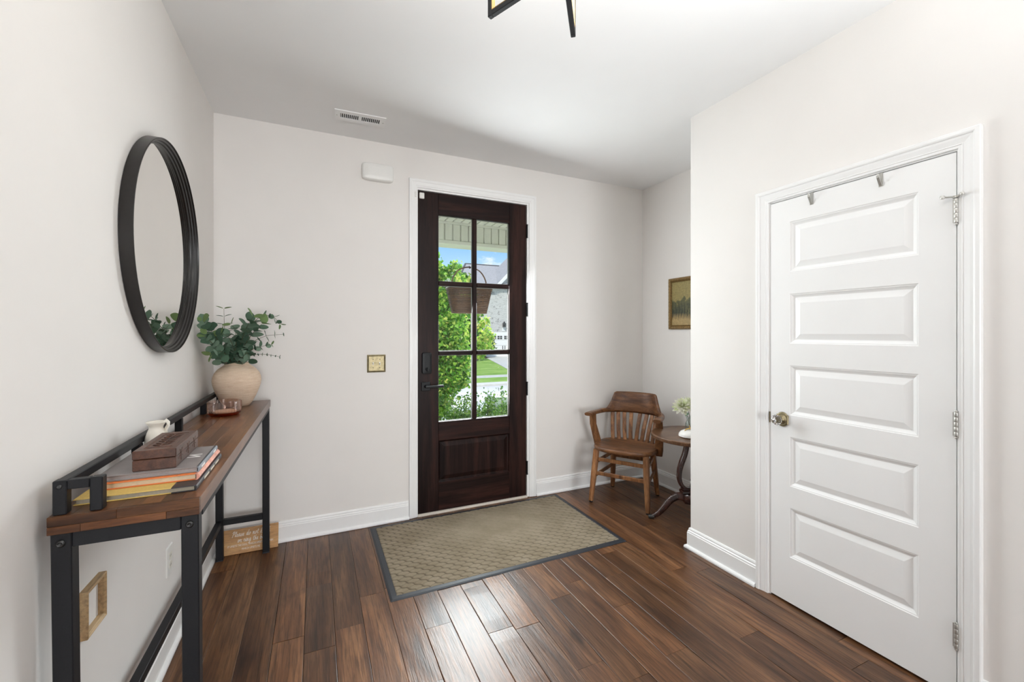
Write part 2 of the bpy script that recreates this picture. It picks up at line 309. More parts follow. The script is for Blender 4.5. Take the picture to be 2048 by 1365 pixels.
# ------------------------------------------------------------------ mesh helpers
class MB:
    def __init__(self): self.v = []; self.f = []; self.sm = []
    def add(self, vs, fs, smooth=False, mat=None):
        o = len(self.v)
        for p in vs:
            p = Vector(p)
            if mat is not None: p = mat @ p
            self.v.append(tuple(p))
        for f in fs: self.f.append(tuple(i + o for i in f)); self.sm.append(smooth)
        return self
    def box(self, x0, x1, y0, y1, z0, z1, mat=None):
        vs = [(x, y, z) for z in (z0, z1) for y in (y0, y1) for x in (x0, x1)]
        fs = [(0, 2, 3, 1), (4, 5, 7, 6), (0, 1, 5, 4), (2, 6, 7, 3), (0, 4, 6, 2), (1, 3, 7, 5)]
        return self.add(vs, fs, False, mat)
    def bbox(self, x0, x1, y0, y1, z0, z1, b=0.003, mat=None):
        lo, hi = (x0, y0, z0), (x1, y1, z1)
        b = min(b, *((hi[i] - lo[i]) * 0.45 for i in range(3)))
        vs = []; idx = {}
        for cx in (0, 1):
            for cy in (0, 1):
                for cz in (0, 1):
                    c = (cx, cy, cz)
                    for a in range(3):
                        p = [0, 0, 0]
                        for i in range(3):
                            e_ = hi[i] if c[i] else lo[i]
                            p[i] = e_ if i == a else (e_ - b if c[i] else e_ + b)
                        idx[(c, a)] = len(vs); vs.append(tuple(p))
        fs = []
        for a in range(3):
            o1, o2 = [i for i in range(3) if i != a]
            for s in (0, 1):
                q = []
                for (u, w) in ((0, 0), (1, 0), (1, 1), (0, 1)):
                    c = [0, 0, 0]; c[a] = s; c[o1] = u; c[o2] = w; q.append(idx[(tuple(c), a)])
                fs.append(q)
        for a in range(3):
            o1, o2 = [i for i in range(3) if i != a]
            for u in (0, 1):
                for w in (0, 1):
                    c0 = [0, 0, 0]; c0[o1] = u; c0[o2] = w; c1 = list(c0); c1[a] = 1
                    fs.append([idx[(tuple(c0), o1)], idx[(tuple(c1), o1)], idx[(tuple(c1), o2)], idx[(tuple(c0), o2)]])
        for cx in (0, 1):
            for cy in (0, 1):
                for cz in (0, 1): fs.append([idx[((cx, cy, cz), a)] for a in range(3)])
        return self.add(vs, fs, False, mat)
    def rings(self, rings, cap0=True, cap1=True, smooth=True, closed=True, mat=None):
        n = len(rings[0]); vs = [p for r in rings for p in r]; fs = []
        for i in range(len(rings) - 1):
            for j in range(n if closed else n - 1):
                k = (j + 1) % n
                fs.append((i * n + j, i * n + k, (i + 1) * n + k, (i + 1) * n + j))
        self.add(vs, fs, smooth, mat)
        if cap0: self.add(rings[0], [tuple(range(n))[::-1]], False, mat)
        if cap1: self.add(rings[-1], [tuple(range(n))], False, mat)
        return self
    def lathe(self, prof, n=32, c=(0, 0, 0), cap0=True, cap1=True, smooth=True, mat=None):
        rs = [[(c[0] + r * math.cos(2 * math.pi * k / n), c[1] + r * math.sin(2 * math.pi * k / n), c[2] + z) for k in range(n)] for r, z in prof]
        return self.rings(rs, cap0, cap1, smooth, True, mat)
    def sweep(self, path, sizes, up=(0, 0, 1), n=8, power=2.0, smooth=True, caps=True, mat=None, flat=False):
        # path points, sizes (half width, half height) per point
        P = [Vector(p) for p in path]; rs = []
        if not isinstance(sizes, list): sizes = [sizes] * len(P)
        for i, p in enumerate(P):
            tg = (P[min(i + 1, len(P) - 1)] - P[max(i - 1, 0)]).normalized()
            side = tg.cross(Vector(up))
            if side.length < 1e-4: side = tg.cross(Vector((1, 0, 0)))
            side.normalize(); u2 = side.cross(tg).normalized()
            w, h_ = sizes[i]; ring = []
            for k in range(n):
                a = 2 * math.pi * (k + 0.5) / n
                ca, sa = math.cos(a), math.sin(a)
                x = math.copysign(abs(ca) ** (2 / power), ca); y = math.copysign(abs(sa) ** (2 / power), sa)
                ring.append(tuple(p + side * (w * x) + u2 * (h_ * y)))
            rs.append(ring)
        return self.rings(rs, caps, caps, smooth, True, mat)
    def prism(self, poly, a0, a1, axis='Y', mat=None):
        def P(u, v_, a): return {'Y': (u, a, v_), 'X': (a, u, v_), 'Z': (u, v_, a)}[axis]
        n = len(poly)
        vs = [P(u, w, a0) for u, w in poly] + [P(u, w, a1) for u, w in poly]
        fs = [(i, (i + 1) % n, n + (i + 1) % n, n + i) for i in range(n)] + [tuple(range(n))[::-1], tuple(range(n, 2 * n))]
        return self.add(vs, fs, False, mat)
    def rr(self, levels, n=6, mat=None, cap0=True, cap1=True, smooth=False):
        # stacked rounded rectangles: (half width, half height, radius, z)
        rs = []
        for w, h_, r, z in levels:
            r = min(r, w, h_); ring = []
            for q, (sx, sy) in enumerate(((1, 1), (-1, 1), (-1, -1), (1, -1))):
                for k in range(n):
                    a = q * math.pi / 2 + (math.pi / 2) * k / (n - 1)
                    ring.append((sx * (w - r) + r * math.cos(a), sy * (h_ - r) + r * math.sin(a), z))
            rs.append(ring)
        return self.rings(rs, cap0, cap1, smooth, True, mat)
    def build(self, name, m, parent=None, loc=None):
        me = bpy.data.meshes.new(name); me.from_pydata(self.v, [], self.f)
        me.polygons.foreach_set('use_smooth', self.sm)
        me.materials.append(m); me.update()
        bm = bmesh.new(); bm.from_mesh(me); bmesh.ops.recalc_face_normals(bm, faces=bm.faces); bm.to_mesh(me); bm.free()
        o = bpy.data.objects.new(name, me); COL.objects.link(o)
        if parent is not None: o.parent = parent
        if loc is not None: o.location = loc
        return o

def tag(o, label=None, cat=None, group=None, kind=None):
    for k, v in (('label', label), ('category', cat), ('group', group), ('kind', kind)):
        if v: o[k] = v
    return o
def thing(name, label, cat, loc=(0, 0, 0), rotz=0.0, group=None, kind=None):
    o = bpy.data.objects.new(name, None); COL.objects.link(o); o.empty_display_size = 0.1
    o.location = loc; o.rotation_euler = (0, 0, rotz)
    return tag(o, label, cat, group, kind)
def structure(name, label, loc=(0, 0, 0)):
    o = bpy.data.objects.new(name, None); COL.objects.link(o); o.location = loc
    return tag(o, label, None, None, 'structure')
def copy_part(src, parent, loc=None, rot=None, scale=None):
    c = src.copy(); COL.objects.link(c); c.parent = parent
    if loc is not None: c.location = loc
    if rot is not None: c.rotation_euler = rot
    if scale is not None: c.scale = scale
    return c
def ori(origin, xa, ya):
    """matrix taking local x,y,z to the given world axes"""
    x = Vector(xa).normalized(); y = Vector(ya).normalized(); z = x.cross(y)
    m = Matrix.Identity(4)
    for i in range(3): m[i][0], m[i][1], m[i][2], m[i][3] = x[i], y[i], z[i], origin[i]
    return m
def mitre(rect, prof, sides, m, parent, name, mat):
    """mitred moulding round a rectangle (u0,u1,v0,v1); prof = (outward, height); local frame mat; one object per side"""
    u0, u1, v0, v1 = rect
    def corner(su, sv, o): return ((u0 - o) if su < 0 else (u1 + o), (v0 - o) if sv < 0 else (v1 + o))
    ends = {'left': ((-1, -1), (-1, 1)), 'right': ((1, -1), (1, 1)), 'top': ((-1, 1), (1, 1)), 'bottom': ((-1, -1), (1, -1))}
    open_u = 'bottom' not in sides
    res = []
    for s in sides:
        (a, b) = ends[s]; ra, rb = [], []
        for o, hh in prof:
            pa = corner(*a, o); pb = corner(*b, o)
            if open_u and s in ('left', 'right'): pa = (pa[0], v0)
            ra.append((pa[0], pa[1], hh)); rb.append((pb[0], pb[1], hh))
        mb = MB(); mb.rings([ra, rb], True, True, False, True, mat)
        res.append(mb.build(name, m, parent))
    return res
def bend(o, lv=1):
    md = o.modifiers.new('subdivision', 'SUBSURF'); md.levels = lv; md.render_levels = lv; return o
def bar(mb, p0, p1, w, h_, up=(0, 0, 1), b=0.0015):
    p0, p1 = Vector(p0), Vector(p1); d = (p1 - p0); L = d.length; d.normalize()
    s = d.cross(Vector(up))
    if s.length < 1e-4: s = d.cross(Vector((1, 0, 0)))
    s.normalize(); u = s.cross(d)
    m = Matrix.Identity(4)
    for i in range(3): m[i][0], m[i][1], m[i][2], m[i][3] = s[i], d[i], u[i], p0[i]
    return mb.bbox(-w / 2, w / 2, 0, L, -h_ / 2, h_ / 2, b, m)

# ================================================================== SETTING
ceiling = MB().box(XL - 0.12, XR + 0.12, YREAR - 0.12, YB + 0.16, H, H + 0.15).build('ceiling', M['ceiling']); tag(ceiling, 'flat white painted ceiling', None, None, 'structure')
o = MB().box(XL - 0.12, XL, YREAR - 0.12, YB + 0.16, -0.02, H).build('wall_left', M['wall']); tag(o, 'warm white left wall holding the round mirror', None, None, 'structure')
wb = MB()
DX0, DX1, DZ1 = 0.682, 1.622, 2.462          # rough opening of the front door
wb.box(XL, DX0, YB, YB + 0.16, -0.02, H).box(DX1, XR + 0.12, YB, YB + 0.16, -0.02, H).box(DX0, DX1, YB, YB + 0.16, DZ1, H)
o = wb.build('wall_back', M['wall']); tag(o, 'warm white wall with the dark front door', None, None, 'structure')
o = MB().box(XR, XR + 0.12, 1.2, YB, -0.02, H).build('wall_right', M['wall']); tag(o, 'warm white alcove wall with the framed painting', None, None, 'structure')
wc = MB()
CY0, CY1, CZ1 = 0.742, 1.468, 2.056          # closet door opening
wc.box(XC, XC + 0.12, YREAR, CY0, -0.02, H).box(XC, XC + 0.12, CY1, YC, -0.02, H).box(XC, XC + 0.12, CY0, CY1, CZ1, H)
wc.box(XC + 0.12, XR, YC - 0.12, YC, -0.02, H)
o = wc.build('wall_closet', M['wall']); tag(o, 'warm white closet wall with the white panel door', None, None, 'structure')
o = MB().box(XC + 0.125, XC + 0.7, CY0 - 0.1, CY1 + 0.1, -0.02, 2.3).build('wall_closet_inside', M['dark_void']); tag(o, 'dark closet interior behind the panel door', None, None, 'structure')
o = MB().box(XL - 0.12, XR, YREAR - 0.12, YREAR, -0.02, H).build('wall_rear', M['wall']); tag(o, 'wall behind the camera', None, None, 'structure')

# floor of individual hand-scraped planks
floor = MB().box(XL - 0.12, XR + 0.12, YREAR - 0.12, YB + 0.16, -0.06, -0.016).build('floor', M['dark_void'])
tag(floor, 'dark hand scraped hickory plank floor', None, None, 'structure')
PW = 0.1268
k0 = math.floor((XL - 0.205) / PW)
def plank(x0, x1, y0, y1):
    g = 0.0006; b = 0.0020; d = 0.0010
    cx, cy = (x0 + x1) / 2, (y0 + y1) / 2; hx, hy = (x1 - x0) / 2 - g, (y1 - y0) / 2 - g
    dz = rng.uniform(-0.0012, 0.0)
    # slightly wavy scraped edges: five stations along the length
    ns = 6; rings = []
    for i in range(ns):
        y = -hy + 2 * hy * i / (ns - 1); e = 0 if 0 < i < ns - 1 else 1
        w = hx + (0 if e else rng.uniform(-0.0006, 0.0002)); dd = d if not e else d
        zt = -e * 0.0018 + dz
        rings.append([(-hx, y, -0.015), (hx, y, -0.015), (w, y, zt - dd), (w - b, y, zt), (0, y, zt + rng.uniform(-0.0008, 0.0006)), (-w + b, y, zt), (-w, y, zt - dd)])
    mb = MB(); mb.rings(rings, True, True, False)
    mb.build('plank', M['floor_wood'], floor, (cx, cy, 0))
for k in range(k0, 60):
    x0 = 0.205 + k * PW; x1 = x0 + PW
    if x0 >= XR: break
    x0 = max(x0, XL - 0.01); x1 = min(x1, XR + 0.01)
    if x1 - x0 < 0.01: continue
    y = YREAR if x0 < XC + 0.05 else YC - 0.1
    y_end = YB + (0.012 if not (DX0 - 0.05 < (x0 + x1) / 2 < DX1 + 0.05) else 0.0)
    first = True
    while y < y_end - 0.02:
        if first and y < 0: L = rng.uniform(2.7, 3.9) - 3.0 - YREAR
        else: L = rng.choice((0.38, 0.5, 0.62, 0.75, 0.9, 1.05, 1.2)) * rng.uniform(0.9, 1.1)
        first = False
        y1 = min(y + L, y_end)
        if y_end - y1 < 0.2: y1 = y_end
        plank(x0, x1, y, y1); y = y1

# baseboards with shoe moulding; profile = (thickness, height)
BP = [(0, 0), (0.030, 0), (0.030, 0.009), (0.026, 0.016), (0.019, 0.019), (0.016, 0.020), (0.016, 0.098), (0.0135, 0.101), (0.0135, 0.109), (0.009, 0.114), (0.0095, 0.122), (0.006, 0.129), (0, 0.131)]
def baseboard(name, label, p0, p1, nrm, m0=0.0, m1=0.0):
    """runs p0 -> p1 on the floor; nrm points into the room; m0/m1 = mitre lengthening per thickness at each end"""
    p0, p1, nrm = Vector((*p0, 0)), Vector((*p1, 0)), Vector((*nrm, 0)); d = (p1 - p0).normalized()
    r0 = [tuple(p0 - d * (m0 * t_) + nrm * t_ + Vector((0, 0, z))) for t_, z in BP]
    r1 = [tuple(p1 + d * (m1 * t_) + nrm * t_ + Vector((0, 0, z))) for t_, z in BP]
    o = MB().rings([r0, r1], True, True, False).build(name, M['trim']); tag(o, label, None, None, 'structure'); return o
baseboard('baseboard_left', 'white baseboard along the left wall behind the console', (XL, YREAR), (XL, YB), (1, 0), 0, -1)
baseboard('baseboard_back', 'white baseboard between the corner and the front door', (XL, YB), (0.622, YB), (0, -1), -1, 0)
baseboard('baseboard_back_alcove', 'white baseboard between the front door and the alcove corner', (1.684, YB), (XR, YB), (0, -1), 0, -1)
baseboard('baseboard_right', 'white baseboard on the alcove wall behind the chair', (XR, YB), (XR, YC), (-1, 0), -1, -1)
baseboard('baseboard_closet', 'white baseboard left of the closet door', (XC, 1.536), (XC, YC), (-1, 0), 0, 1)
baseboard('baseboard_closet_end', 'white baseboard returning round the closet corner', (XC, YC), (XR, YC), (0, 1), 1, -1)
baseboard('baseboard_closet_near', 'white baseboard right of the closet door', (XC, YREAR), (XC, 0.683), (-1, 0), 0, 0)

# ------------------------------------------------------------------ front door (door_1)
def xz(y): return ori((0, y, 0), (1, 0, 0), (0, 0, 1))          # local (x, z, out of the wall towards -Y)
door1 = structure('door_1', 'dark espresso wooden front door with six glass panes', (0, 0, 0))
YD0, YD1 = YB + 0.012, YB + 0.057
def dbox(name, x0, x1, z0, z1, y0=YD0, y1=YD1, mat='door_wood', b=0.002):
    return MB().bbox(x0, x1, y0, y1, z0, z1, b).build(name, M[mat], door1)
GX0, GX1, GZ0, GZ1 = 0.852, 1.447, 0.690, 2.277
dbox('stile', 0.692, GX0, 0.010, 2.441); dbox('stile', GX1, 1.602, 0.010, 2.441)
dbox('top_rail', GX0, GX1, GZ1, 2.441, mat='door_wood_h')
dbox('lock_rail', GX0, GX1, 0.545, GZ0, mat='door_wood_h')
dbox('bottom_rail', GX0, GX1, 0.010, 0.228, mat='door_wood_h')
dbox('muntin', 1.128, 1.164, GZ0, GZ1, YD0 + 0.003, YD1 - 0.006, b=0.005)
for z0, z1 in ((1.736, 1.770), (1.199, 1.232)):
    dbox('muntin', GX0, 1.1285, z0, z1, YD0 + 0.003, YD1 - 0.006, 'door_wood_h', 0.005); dbox('muntin', 1.1635, GX1, z0, z1, YD0 + 0.003, YD1 - 0.006, 'door_wood_h', 0.005)
xs = ((GX0, 1.128), (1.164, GX1)); zs = ((GZ0, 1.199), (1.232, 1.736), (1.770, GZ1))
for x0, x1 in xs:
    for z0, z1 in zs:
        p = MB().box(x0, x1, YB + 0.032, YB + 0.037, z0, z1).build('pane', M['pane'], door1)
        # pale strip round the glass, painting the bevel's reflected line, on the street side
        mb = MB()
        for a in ((x0, x0 + 0.004, z0, z1), (x1 - 0.004, x1, z0, z1), (x0, x1, z0, z0 + 0.004), (x0, x1, z1 - 0.004, z1)):
            mb.box(a[0], a[1], YB + 0.037, YB + 0.040, a[2], a[3])
        mb.build('bevel_glint', M['glint_strip'], p)
# raised lower panel in a moulded recess
mb = MB(); lv = []
for ins, dep in ((0.0, 0.0), (0.004, 0.006), (0.010, 0.012), (0.014, 0.013), (0.045, 0.004), (0.047, 0.0035)):
    lv.append([(GX0 + ins, YD0 + dep, 0.228 + ins), (GX1 - ins, YD0 + dep, 0.228 + ins), (GX1 - ins, YD0 + dep, 0.545 - ins), (GX0 + ins, YD0 + dep, 0.545 - ins)])
mb.rings(lv, False, True, False); mb.build('raised_panel', M['door_wood'], door1)
MB().box(GX0, GX1, YD0 + 0.02, YD1, 0.228, 0.545).build('panel_back', M['door_wood'], door1)
for z in (2.224, 1.568, 0.907, 0.243):
    h_ = MB().bbox(1.600, 1.612, YB + 0.004, YB + 0.018, z - 0.051, z + 0.051, 0.002)
    h_.lathe([(0.007, -0.052), (0.007, 0.052)], 10, (1.606, YB + 0.004, z))
    for q in (-0.054, 0.054): h_.lathe([(0.0085, -0.003), (0.0085, 0.003)], 10, (1.606, YB + 0.004, z + q))
    h_.build('hinge', M['black_hardware'], door1)
# electronic deadbolt with thumb turn
lk = MB().rr([(0.036, 0.080, 0.012, 0), (0.036, 0.080, 0.012, 0.018), (0.033, 0.077, 0.011, 0.024), (0.020, 0.060, 0.010, 0.026)], 5, ori((0.758, YD0, 1.143), (1, 0, 0), (0, 0, 1))).build('deadbolt', M['black_hardware'], door1)
MB().lathe([(0.014, 0.026), (0.014, 0.032), (0.004, 0.033)], 16, (0, 0, 0), mat=ori((0.758, YD0, 1.098), (1, 0, 0), (0, 0, 1))).bbox(-0.004, 0.004, -0.014, 0.014, 0.030, 0.046, 0.002, ori((0.758, YD0, 1.098), (1, 0, 0), (0, 0, 1))).build('thumb_turn', M['black_hardware'], lk)
lm = ori((0.752, YD0, 0.968), (1, 0, 0), (0, 0, 1))
lv_ = MB().rr([(0.034, 0.034, 0.005, 0), (0.034, 0.034, 0.005, 0.007), (0.031, 0.031, 0.004, 0.010)], 4, lm).lathe([(0.013, 0.010), (0.011, 0.045)], 16, mat=lm).build('handle_rose', M['black_hardware'], door1)
MB().bbox(-0.014, 0.128, -0.010, 0.010, 0.040, 0.056, 0.004, lm).build('lever', M['black_hardware'], lv_)
MB().bbox(0.684, 0.692, YB + 0.004, YB + 0.018, 0.93, 1.03, 0.002).build('strike_plate', M['brass'], door1)
# jamb, stops and threshold
jm = MB().box(DX0, 0.690, YB, YB + 0.16, 0, DZ1).box(1.604, DX1, YB, YB + 0.16, 0, DZ1).box(0.690, 1.604, YB, YB + 0.16, 2.444, DZ1)
jm.box(0.690, 0.704, YD1 + 0.003, YB + 0.12, 0, 2.444).box(1.590, 1.604, YD1 + 0.003, YB + 0.12, 0, 2.444).box(0.704, 1.590, YD1 + 0.003, YB + 0.12, 2.430, 2.444)
jm.build('door_jamb', M['trim'], door1)
MB().bbox(0.690, 1.604, YB - 0.012, YB + 0.16, -0.012, 0.010, 0.003).build('threshold', plain('pale_threshold', (0.72, 0.66, 0.58), 0.5), door1)
# casing
CP = [(0.0, 0), (0.0, 0.009), (0.003, 0.011), (0.012, 0.011), (0.016, 0.013), (0.040, 0.016), (0.044, 0.019), (0.058, 0.019), (0.062, 0.017), (0.063, 0)]
trim1 = structure('trim_1', 'white moulded casing round the front door')
mitre((0.687, 1.620, 0.0, 2.457), CP, ('left', 'right', 'top'), M['trim'], trim1, 'casing', ori((0, YB, 0), (1, 0, 0), (0, 0, 1)))

# ------------------------------------------------------------------ closet door (door_2)
def cm(): return ori((XC, 0, 0), (0, -1, 0), (0, 0, 1))          # local (-y, z, towards -X)
door2 = structure('door_2', 'white five panel closet door with a crystal knob')
Y0, Y1, Z0, Z1 = 0.748, 1.461, 0.010, 2.045
PY0, PY1 = 0.857, 1.362
PZ = ((0.240, 0.489), (0.598, 0.847), (0.957, 1.207), (1.318, 1.568), (1.680, 1.931))
mb = MB(); XF = XC - 0.002
mb.box(XF, XF + 0.035, Y0, PY0, Z0, Z1).box(XF, XF + 0.035, PY1, Y1, Z0, Z1)
zz = [Z0] + [z for p in PZ for z in p] + [Z1]
for i in range(0, len(zz), 2): mb.box(XF, XF + 0.035, PY0, PY1, zz[i], zz[i + 1])
mb.build('slab', M['trim'], door2)
for z0, z1 in PZ:
    lv = []
    for ins, dep in ((0, 0), (0.002, 0.0025), (0.007, 0.0035), (0.010, 0.006), (0.017, 0.0105), (0.020, 0.0115), (0.0215, 0.0115), (0.046, 0.0045), (0.048, 0.004)):
        lv.append([(XF + dep, PY0 + ins, z0 + ins), (XF + dep, PY1 - ins, z0 + ins), (XF + dep, PY1 - ins, z1 - ins), (XF + dep, PY0 + ins, z1 - ins)])
    mb = MB().rings(lv, False, True, False); mb.build('raised_panel', M['trim'], door2)
for z in (1.030, 0.242):
    h_ = MB()
    for i in range(5): h_.lathe([(0.0062, 0.0005), (0.0068, 0.002), (0.0068, 0.0165), (0.0062, 0.018)], 12, (XC - 0.009, 0.7455, z - 0.0455 + i * 0.0182))
    for q in (-0.049, 0.049): h_.lathe([(0.003, -0.004), (0.0055, 0), (0.003, 0.004)], 10, (XC - 0.009, 0.7455, z + q))
    h_.box(XC - 0.0035, XC - 0.0005, 0.736, 0.757, z - 0.044, z + 0.044)
    h_.build('hinge', M['steel'], door2)
hz = 1.826
h_ = MB()
for i in range(5): h_.lathe([(0.0062, 0.0005), (0.0068, 0.002), (0.0068, 0.0165), (0.0062, 0.018)], 12, (XC - 0.009, 0.7455, hz - 0.0455 + i * 0.0182))
h_.lathe([(0.003, -0.004), (0.0055, 0), (0.003, 0.004)], 10, (XC - 0.009, 0.7455, hz - 0.049)).box(XC - 0.0035, XC - 0.0005, 0.736, 0.757, hz - 0.044, hz + 0.044)
hs_ = h_.build('hinge', M['steel'], door2)
st = MB().lathe([(0.010, 0), (0.010, 0.008)], 12, (XC - 0.009, 0.7455, hz + 0.047))
bar(st, (XC - 0.010, 0.7455, hz + 0.051), (XC - 0.030, 0.775, hz + 0.054), 0.006, 0.006)
bar(st, (XC - 0.010, 0.7455, hz + 0.051), (XC - 0.034, 0.722, hz + 0.053), 0.007, 0.006)
st.lathe([(0.006, -0.006), (0.008, 0), (0.006, 0.006)], 10, (XC - 0.031, 0.776, hz + 0.054)).lathe([(0.005, -0.005), (0.007, 0), (0.005, 0.005)], 10, (XC - 0.035, 0.721, hz + 0.053))
st.build('door_stop_pin', M['steel'], hs_)
# crystal knob on a shaped brass rosette
KY, KZ = 1.397, 0.930
km = ori((XF, KY, KZ), (0, -1, 0), (0, 0, 1))
out = []
for k in range(48):
    a = 2 * math.pi * k / 48; x, y = math.cos(a), math.sin(a)
    s = 0.030 / max(abs(x), 0.86 * abs(y)) if abs(x) > 0.72 else 0.0335 + 0.004 * math.cos(2 * a + math.pi)
    s = min(s, 0.040); out.append((x * s, y * s))
mb = MB().rings([[(x * q, y * q, z) for x, y in out] for q, z in ((1.0, 0), (1.0, 0.004), (0.93, 0.007), (0.80, 0.008))], True, True, False, True, km)
mb.lathe([(0.024, 0.008), (0.020, 0.013), (0.012, 0.018), (0.0105, 0.028), (0.013, 0.031)], 20, mat=km)
rose = mb.build('knob_rosette', M['brass'], door2)
mb = MB(); rs = []
for q, z in ((0.011, 0.030), (0.017, 0.036), (0.0255, 0.045), (0.0265, 0.052), (0.021, 0.062), (0.010, 0.066)):
    rs.append([(q * (1.0 if k % 2 else 0.93) * math.cos(2 * math.pi * k / 24), q * (1.0 if k % 2 else 0.93) * math.sin(2 * math.pi * k / 24), z) for k in range(24)])
mb.rings(rs, True, True, False, True, km); mb.build('crystal_knob', M['crystal'], rose)
MB().bbox(XC - 0.004, XC + 0.010, 1.462, 1.468, KZ - 0.028, KZ + 0.028, 0.001).build('latch_plate', M['brass'], door2)
jm = MB().box(XC, XC + 0.12, CY0, 0.7462, 0, CZ1).box(XC, XC + 0.12, 1.4635, CY1, 0, CZ1).box(XC, XC + 0.12, 0.7462, 1.4635, 2.0495, CZ1).build('door_jamb', M['trim'], door2)
trim2 = structure('trim_2', 'white stepped casing round the closet door')
CP2 = [(0.0, 0), (0.0, 0.008), (0.002, 0.010), (0.010, 0.010), (0.013, 0.0125), (0.016, 0.0105), (0.034, 0.0155), (0.042, 0.0165), (0.044, 0.020), (0.049, 0.022), (0.060, 0.022), (0.063, 0.019), (0.063, 0)]
mitre((-1.4705, -0.7405, 0.0, 2.0545), CP2, ('left', 'right', 'top'), M['trim'], trim2, 'casing', ori((XC, 0, 0), (0, -1, 0), (0, 0, 1)))

# ================================================================== THINGS ON THE WALLS AND CEILING
# over-door hooks
for lab, y in (('small silver over-door hook further from the hinges of the closet door', 1.257), ('small silver over-door hook nearer the hinges of the closet door', 0.981)):
    hk = thing('door_hook', lab, 'hook', (XF, y, 2.047), 0, 'over-door hooks')
    MB().box(-0.0018, -0.0004, -0.0075, 0.0075, -0.058, 0.0018).box(-0.0018, 0.030, -0.0075, 0.0075, 0.0004, 0.0018).build('hook_strap', M['steel'], hk)
    mb = MB(); bar(mb, (-0.0016, 0, -0.056), (-0.024, 0, -0.022), 0.011, 0.0014); bar(mb, (-0.023, 0, -0.023), (-0.025, 0, -0.012), 0.011, 0.0014)
    mb.lathe([(0.003, -0.004), (0.0045, 0), (0.003, 0.004)], 10, (-0.025, 0, -0.012)); mb.build('hook_prong', M['steel'], hk)

# ceiling air register
vt = thing('ceiling_vent', 'white slotted air register on the ceiling near the front wall', 'vent', (0.257, 2.868, H), R(-2.0))
vx, vy = 0.152, 0.066; sx, sy = 0.118, 0.030
mb = MB()
for (a, b, c, d) in ((-vx, -sx, -vy, vy), (sx, vx, -vy, vy), (-sx, sx, -vy, -sy), (-sx, sx, sy, vy), (-0.008, 0.008, -sy, sy)):
    mb.box(a, b, c, d, -0.007, -0.0005)
fr = mb.build('register_frame', M['trim'], vt)
for q in (-0.138, 0.138): MB().lathe([(0.004, -0.0085), (0.004, -0.007)], 10, (q, 0, 0)).build('screw', M['steel'], fr)
MB().box(-sx, sx, -sy, sy, -0.0012, -0.0004).build('slot_shade_sheet', M['dark_void'], vt)  # near-black sheet under the ceiling, standing in for shade between the slats
for g in (-1, 1):
    for i in range(10):
        x = g * (0.008 + 0.0055 + i * 0.0113)
        mb = MB(); bar(mb, (x + 0.003, -sy, -0.0035), (x + 0.003, sy, -0.0035), 0.0042, 0.0045, (0.35 * g, 0, 1), 0.0004)
        mb.build('slat', M['trim'], vt)

# alarm sounder box
al = thing('alarm_box', 'white rounded alarm box high on the wall beside the front door', 'alarm', (0.401, YB, 2.516))
am = ori((0, 0, 0), (1, 0, 0), (0, 0, 1))
def capsule(w, h_, z, n=28):
    ring = []
    for k in range(n * 2):
        a = 2 * math.pi * k / (n * 2); ca, sa = math.cos(a), math.sin(a)
        ring.append((math.copysign(abs(ca) ** 0.42, ca) * w * (1 - 0.0), math.copysign(abs(sa) ** 0.22, sa) * h_, z))
    return ring
MB().rings([capsule(0.104, 0.060, 0), capsule(0.108, 0.061, 0.012), capsule(0.108, 0.061, 0.030)], True, False, False, True, am).build('housing', M['white_plastic'], al)
MB().rings([capsule(0.108, 0.061, 0.030), capsule(0.107, 0.0605, 0.036), capsule(0.100, 0.056, 0.043), capsule(0.094, 0.051, 0.0455), capsule(0.06, 0.03, 0.047)], False, True, True, True, am).build('front_cover', M['white_plastic'], al)

# brass double switch plate
sw = thing('light_switch_plate', 'aged brass double light switch plate left of the front door', 'light switch', (0.393, YB, 1.1525))
pl = MB().rr([(0.064, 0.0635, 0.003, 0), (0.064, 0.0635, 0.003, 0.003), (0.058, 0.0575, 0.003, 0.0055), (0.055, 0.0545, 0.003, 0.0035), (0.052, 0.0515, 0.003, 0.0058)], 3, am).build('plate', M['brass'], sw)
for x, s in ((-0.023, 1), (0.023, -1)):
    tm = am @ Matrix.Translation((x, 0, 0.0055)) @ Matrix.Rotation(R(-22 * s), 4, 'X')
    MB().rr([(0.005, 0.011, 0.002, -0.002), (0.0045, 0.010, 0.002, 0.002)], 3, am @ Matrix.Translation((x, 0, 0.0055))).rr([(0.0042, 0.0055, 0.002, 0), (0.0034, 0.0045, 0.002, 0.016)], 3, tm).build('toggle', M['ivory'], sw)
    for z in (-0.030, 0.030): MB().lathe([(0.0032, 0.0055), (0.0028, 0.0072), (0.001, 0.0076)], 10, mat=am @ Matrix.Translation((x, z, 0))).build('screw', M['dark_bolt'], pl)

# door contact sensor: two pieces stuck on door and casing
ds = thing('door_sensor', 'small white alarm sensor stuck on the dark door top corner', 'sensor', (0.722, YD0, 2.404))
MB().rr([(0.018, 0.022, 0.005, 0), (0.018, 0.022, 0.005, 0.010), (0.014, 0.018, 0.004, 0.013)], 4, am).build('sensor_body', M['white_plastic'], ds)
ds = thing('sensor_magnet', 'tiny white sensor magnet on the front door casing', 'sensor', (0.672, YB - 0.012, 2.402))
MB().rr([(0.0065, 0.019, 0.003, 0), (0.0065, 0.019, 0.003, 0.008), (0.005, 0.017, 0.003, 0.010)], 4, am).build('magnet_body', M['white_plastic'], ds)

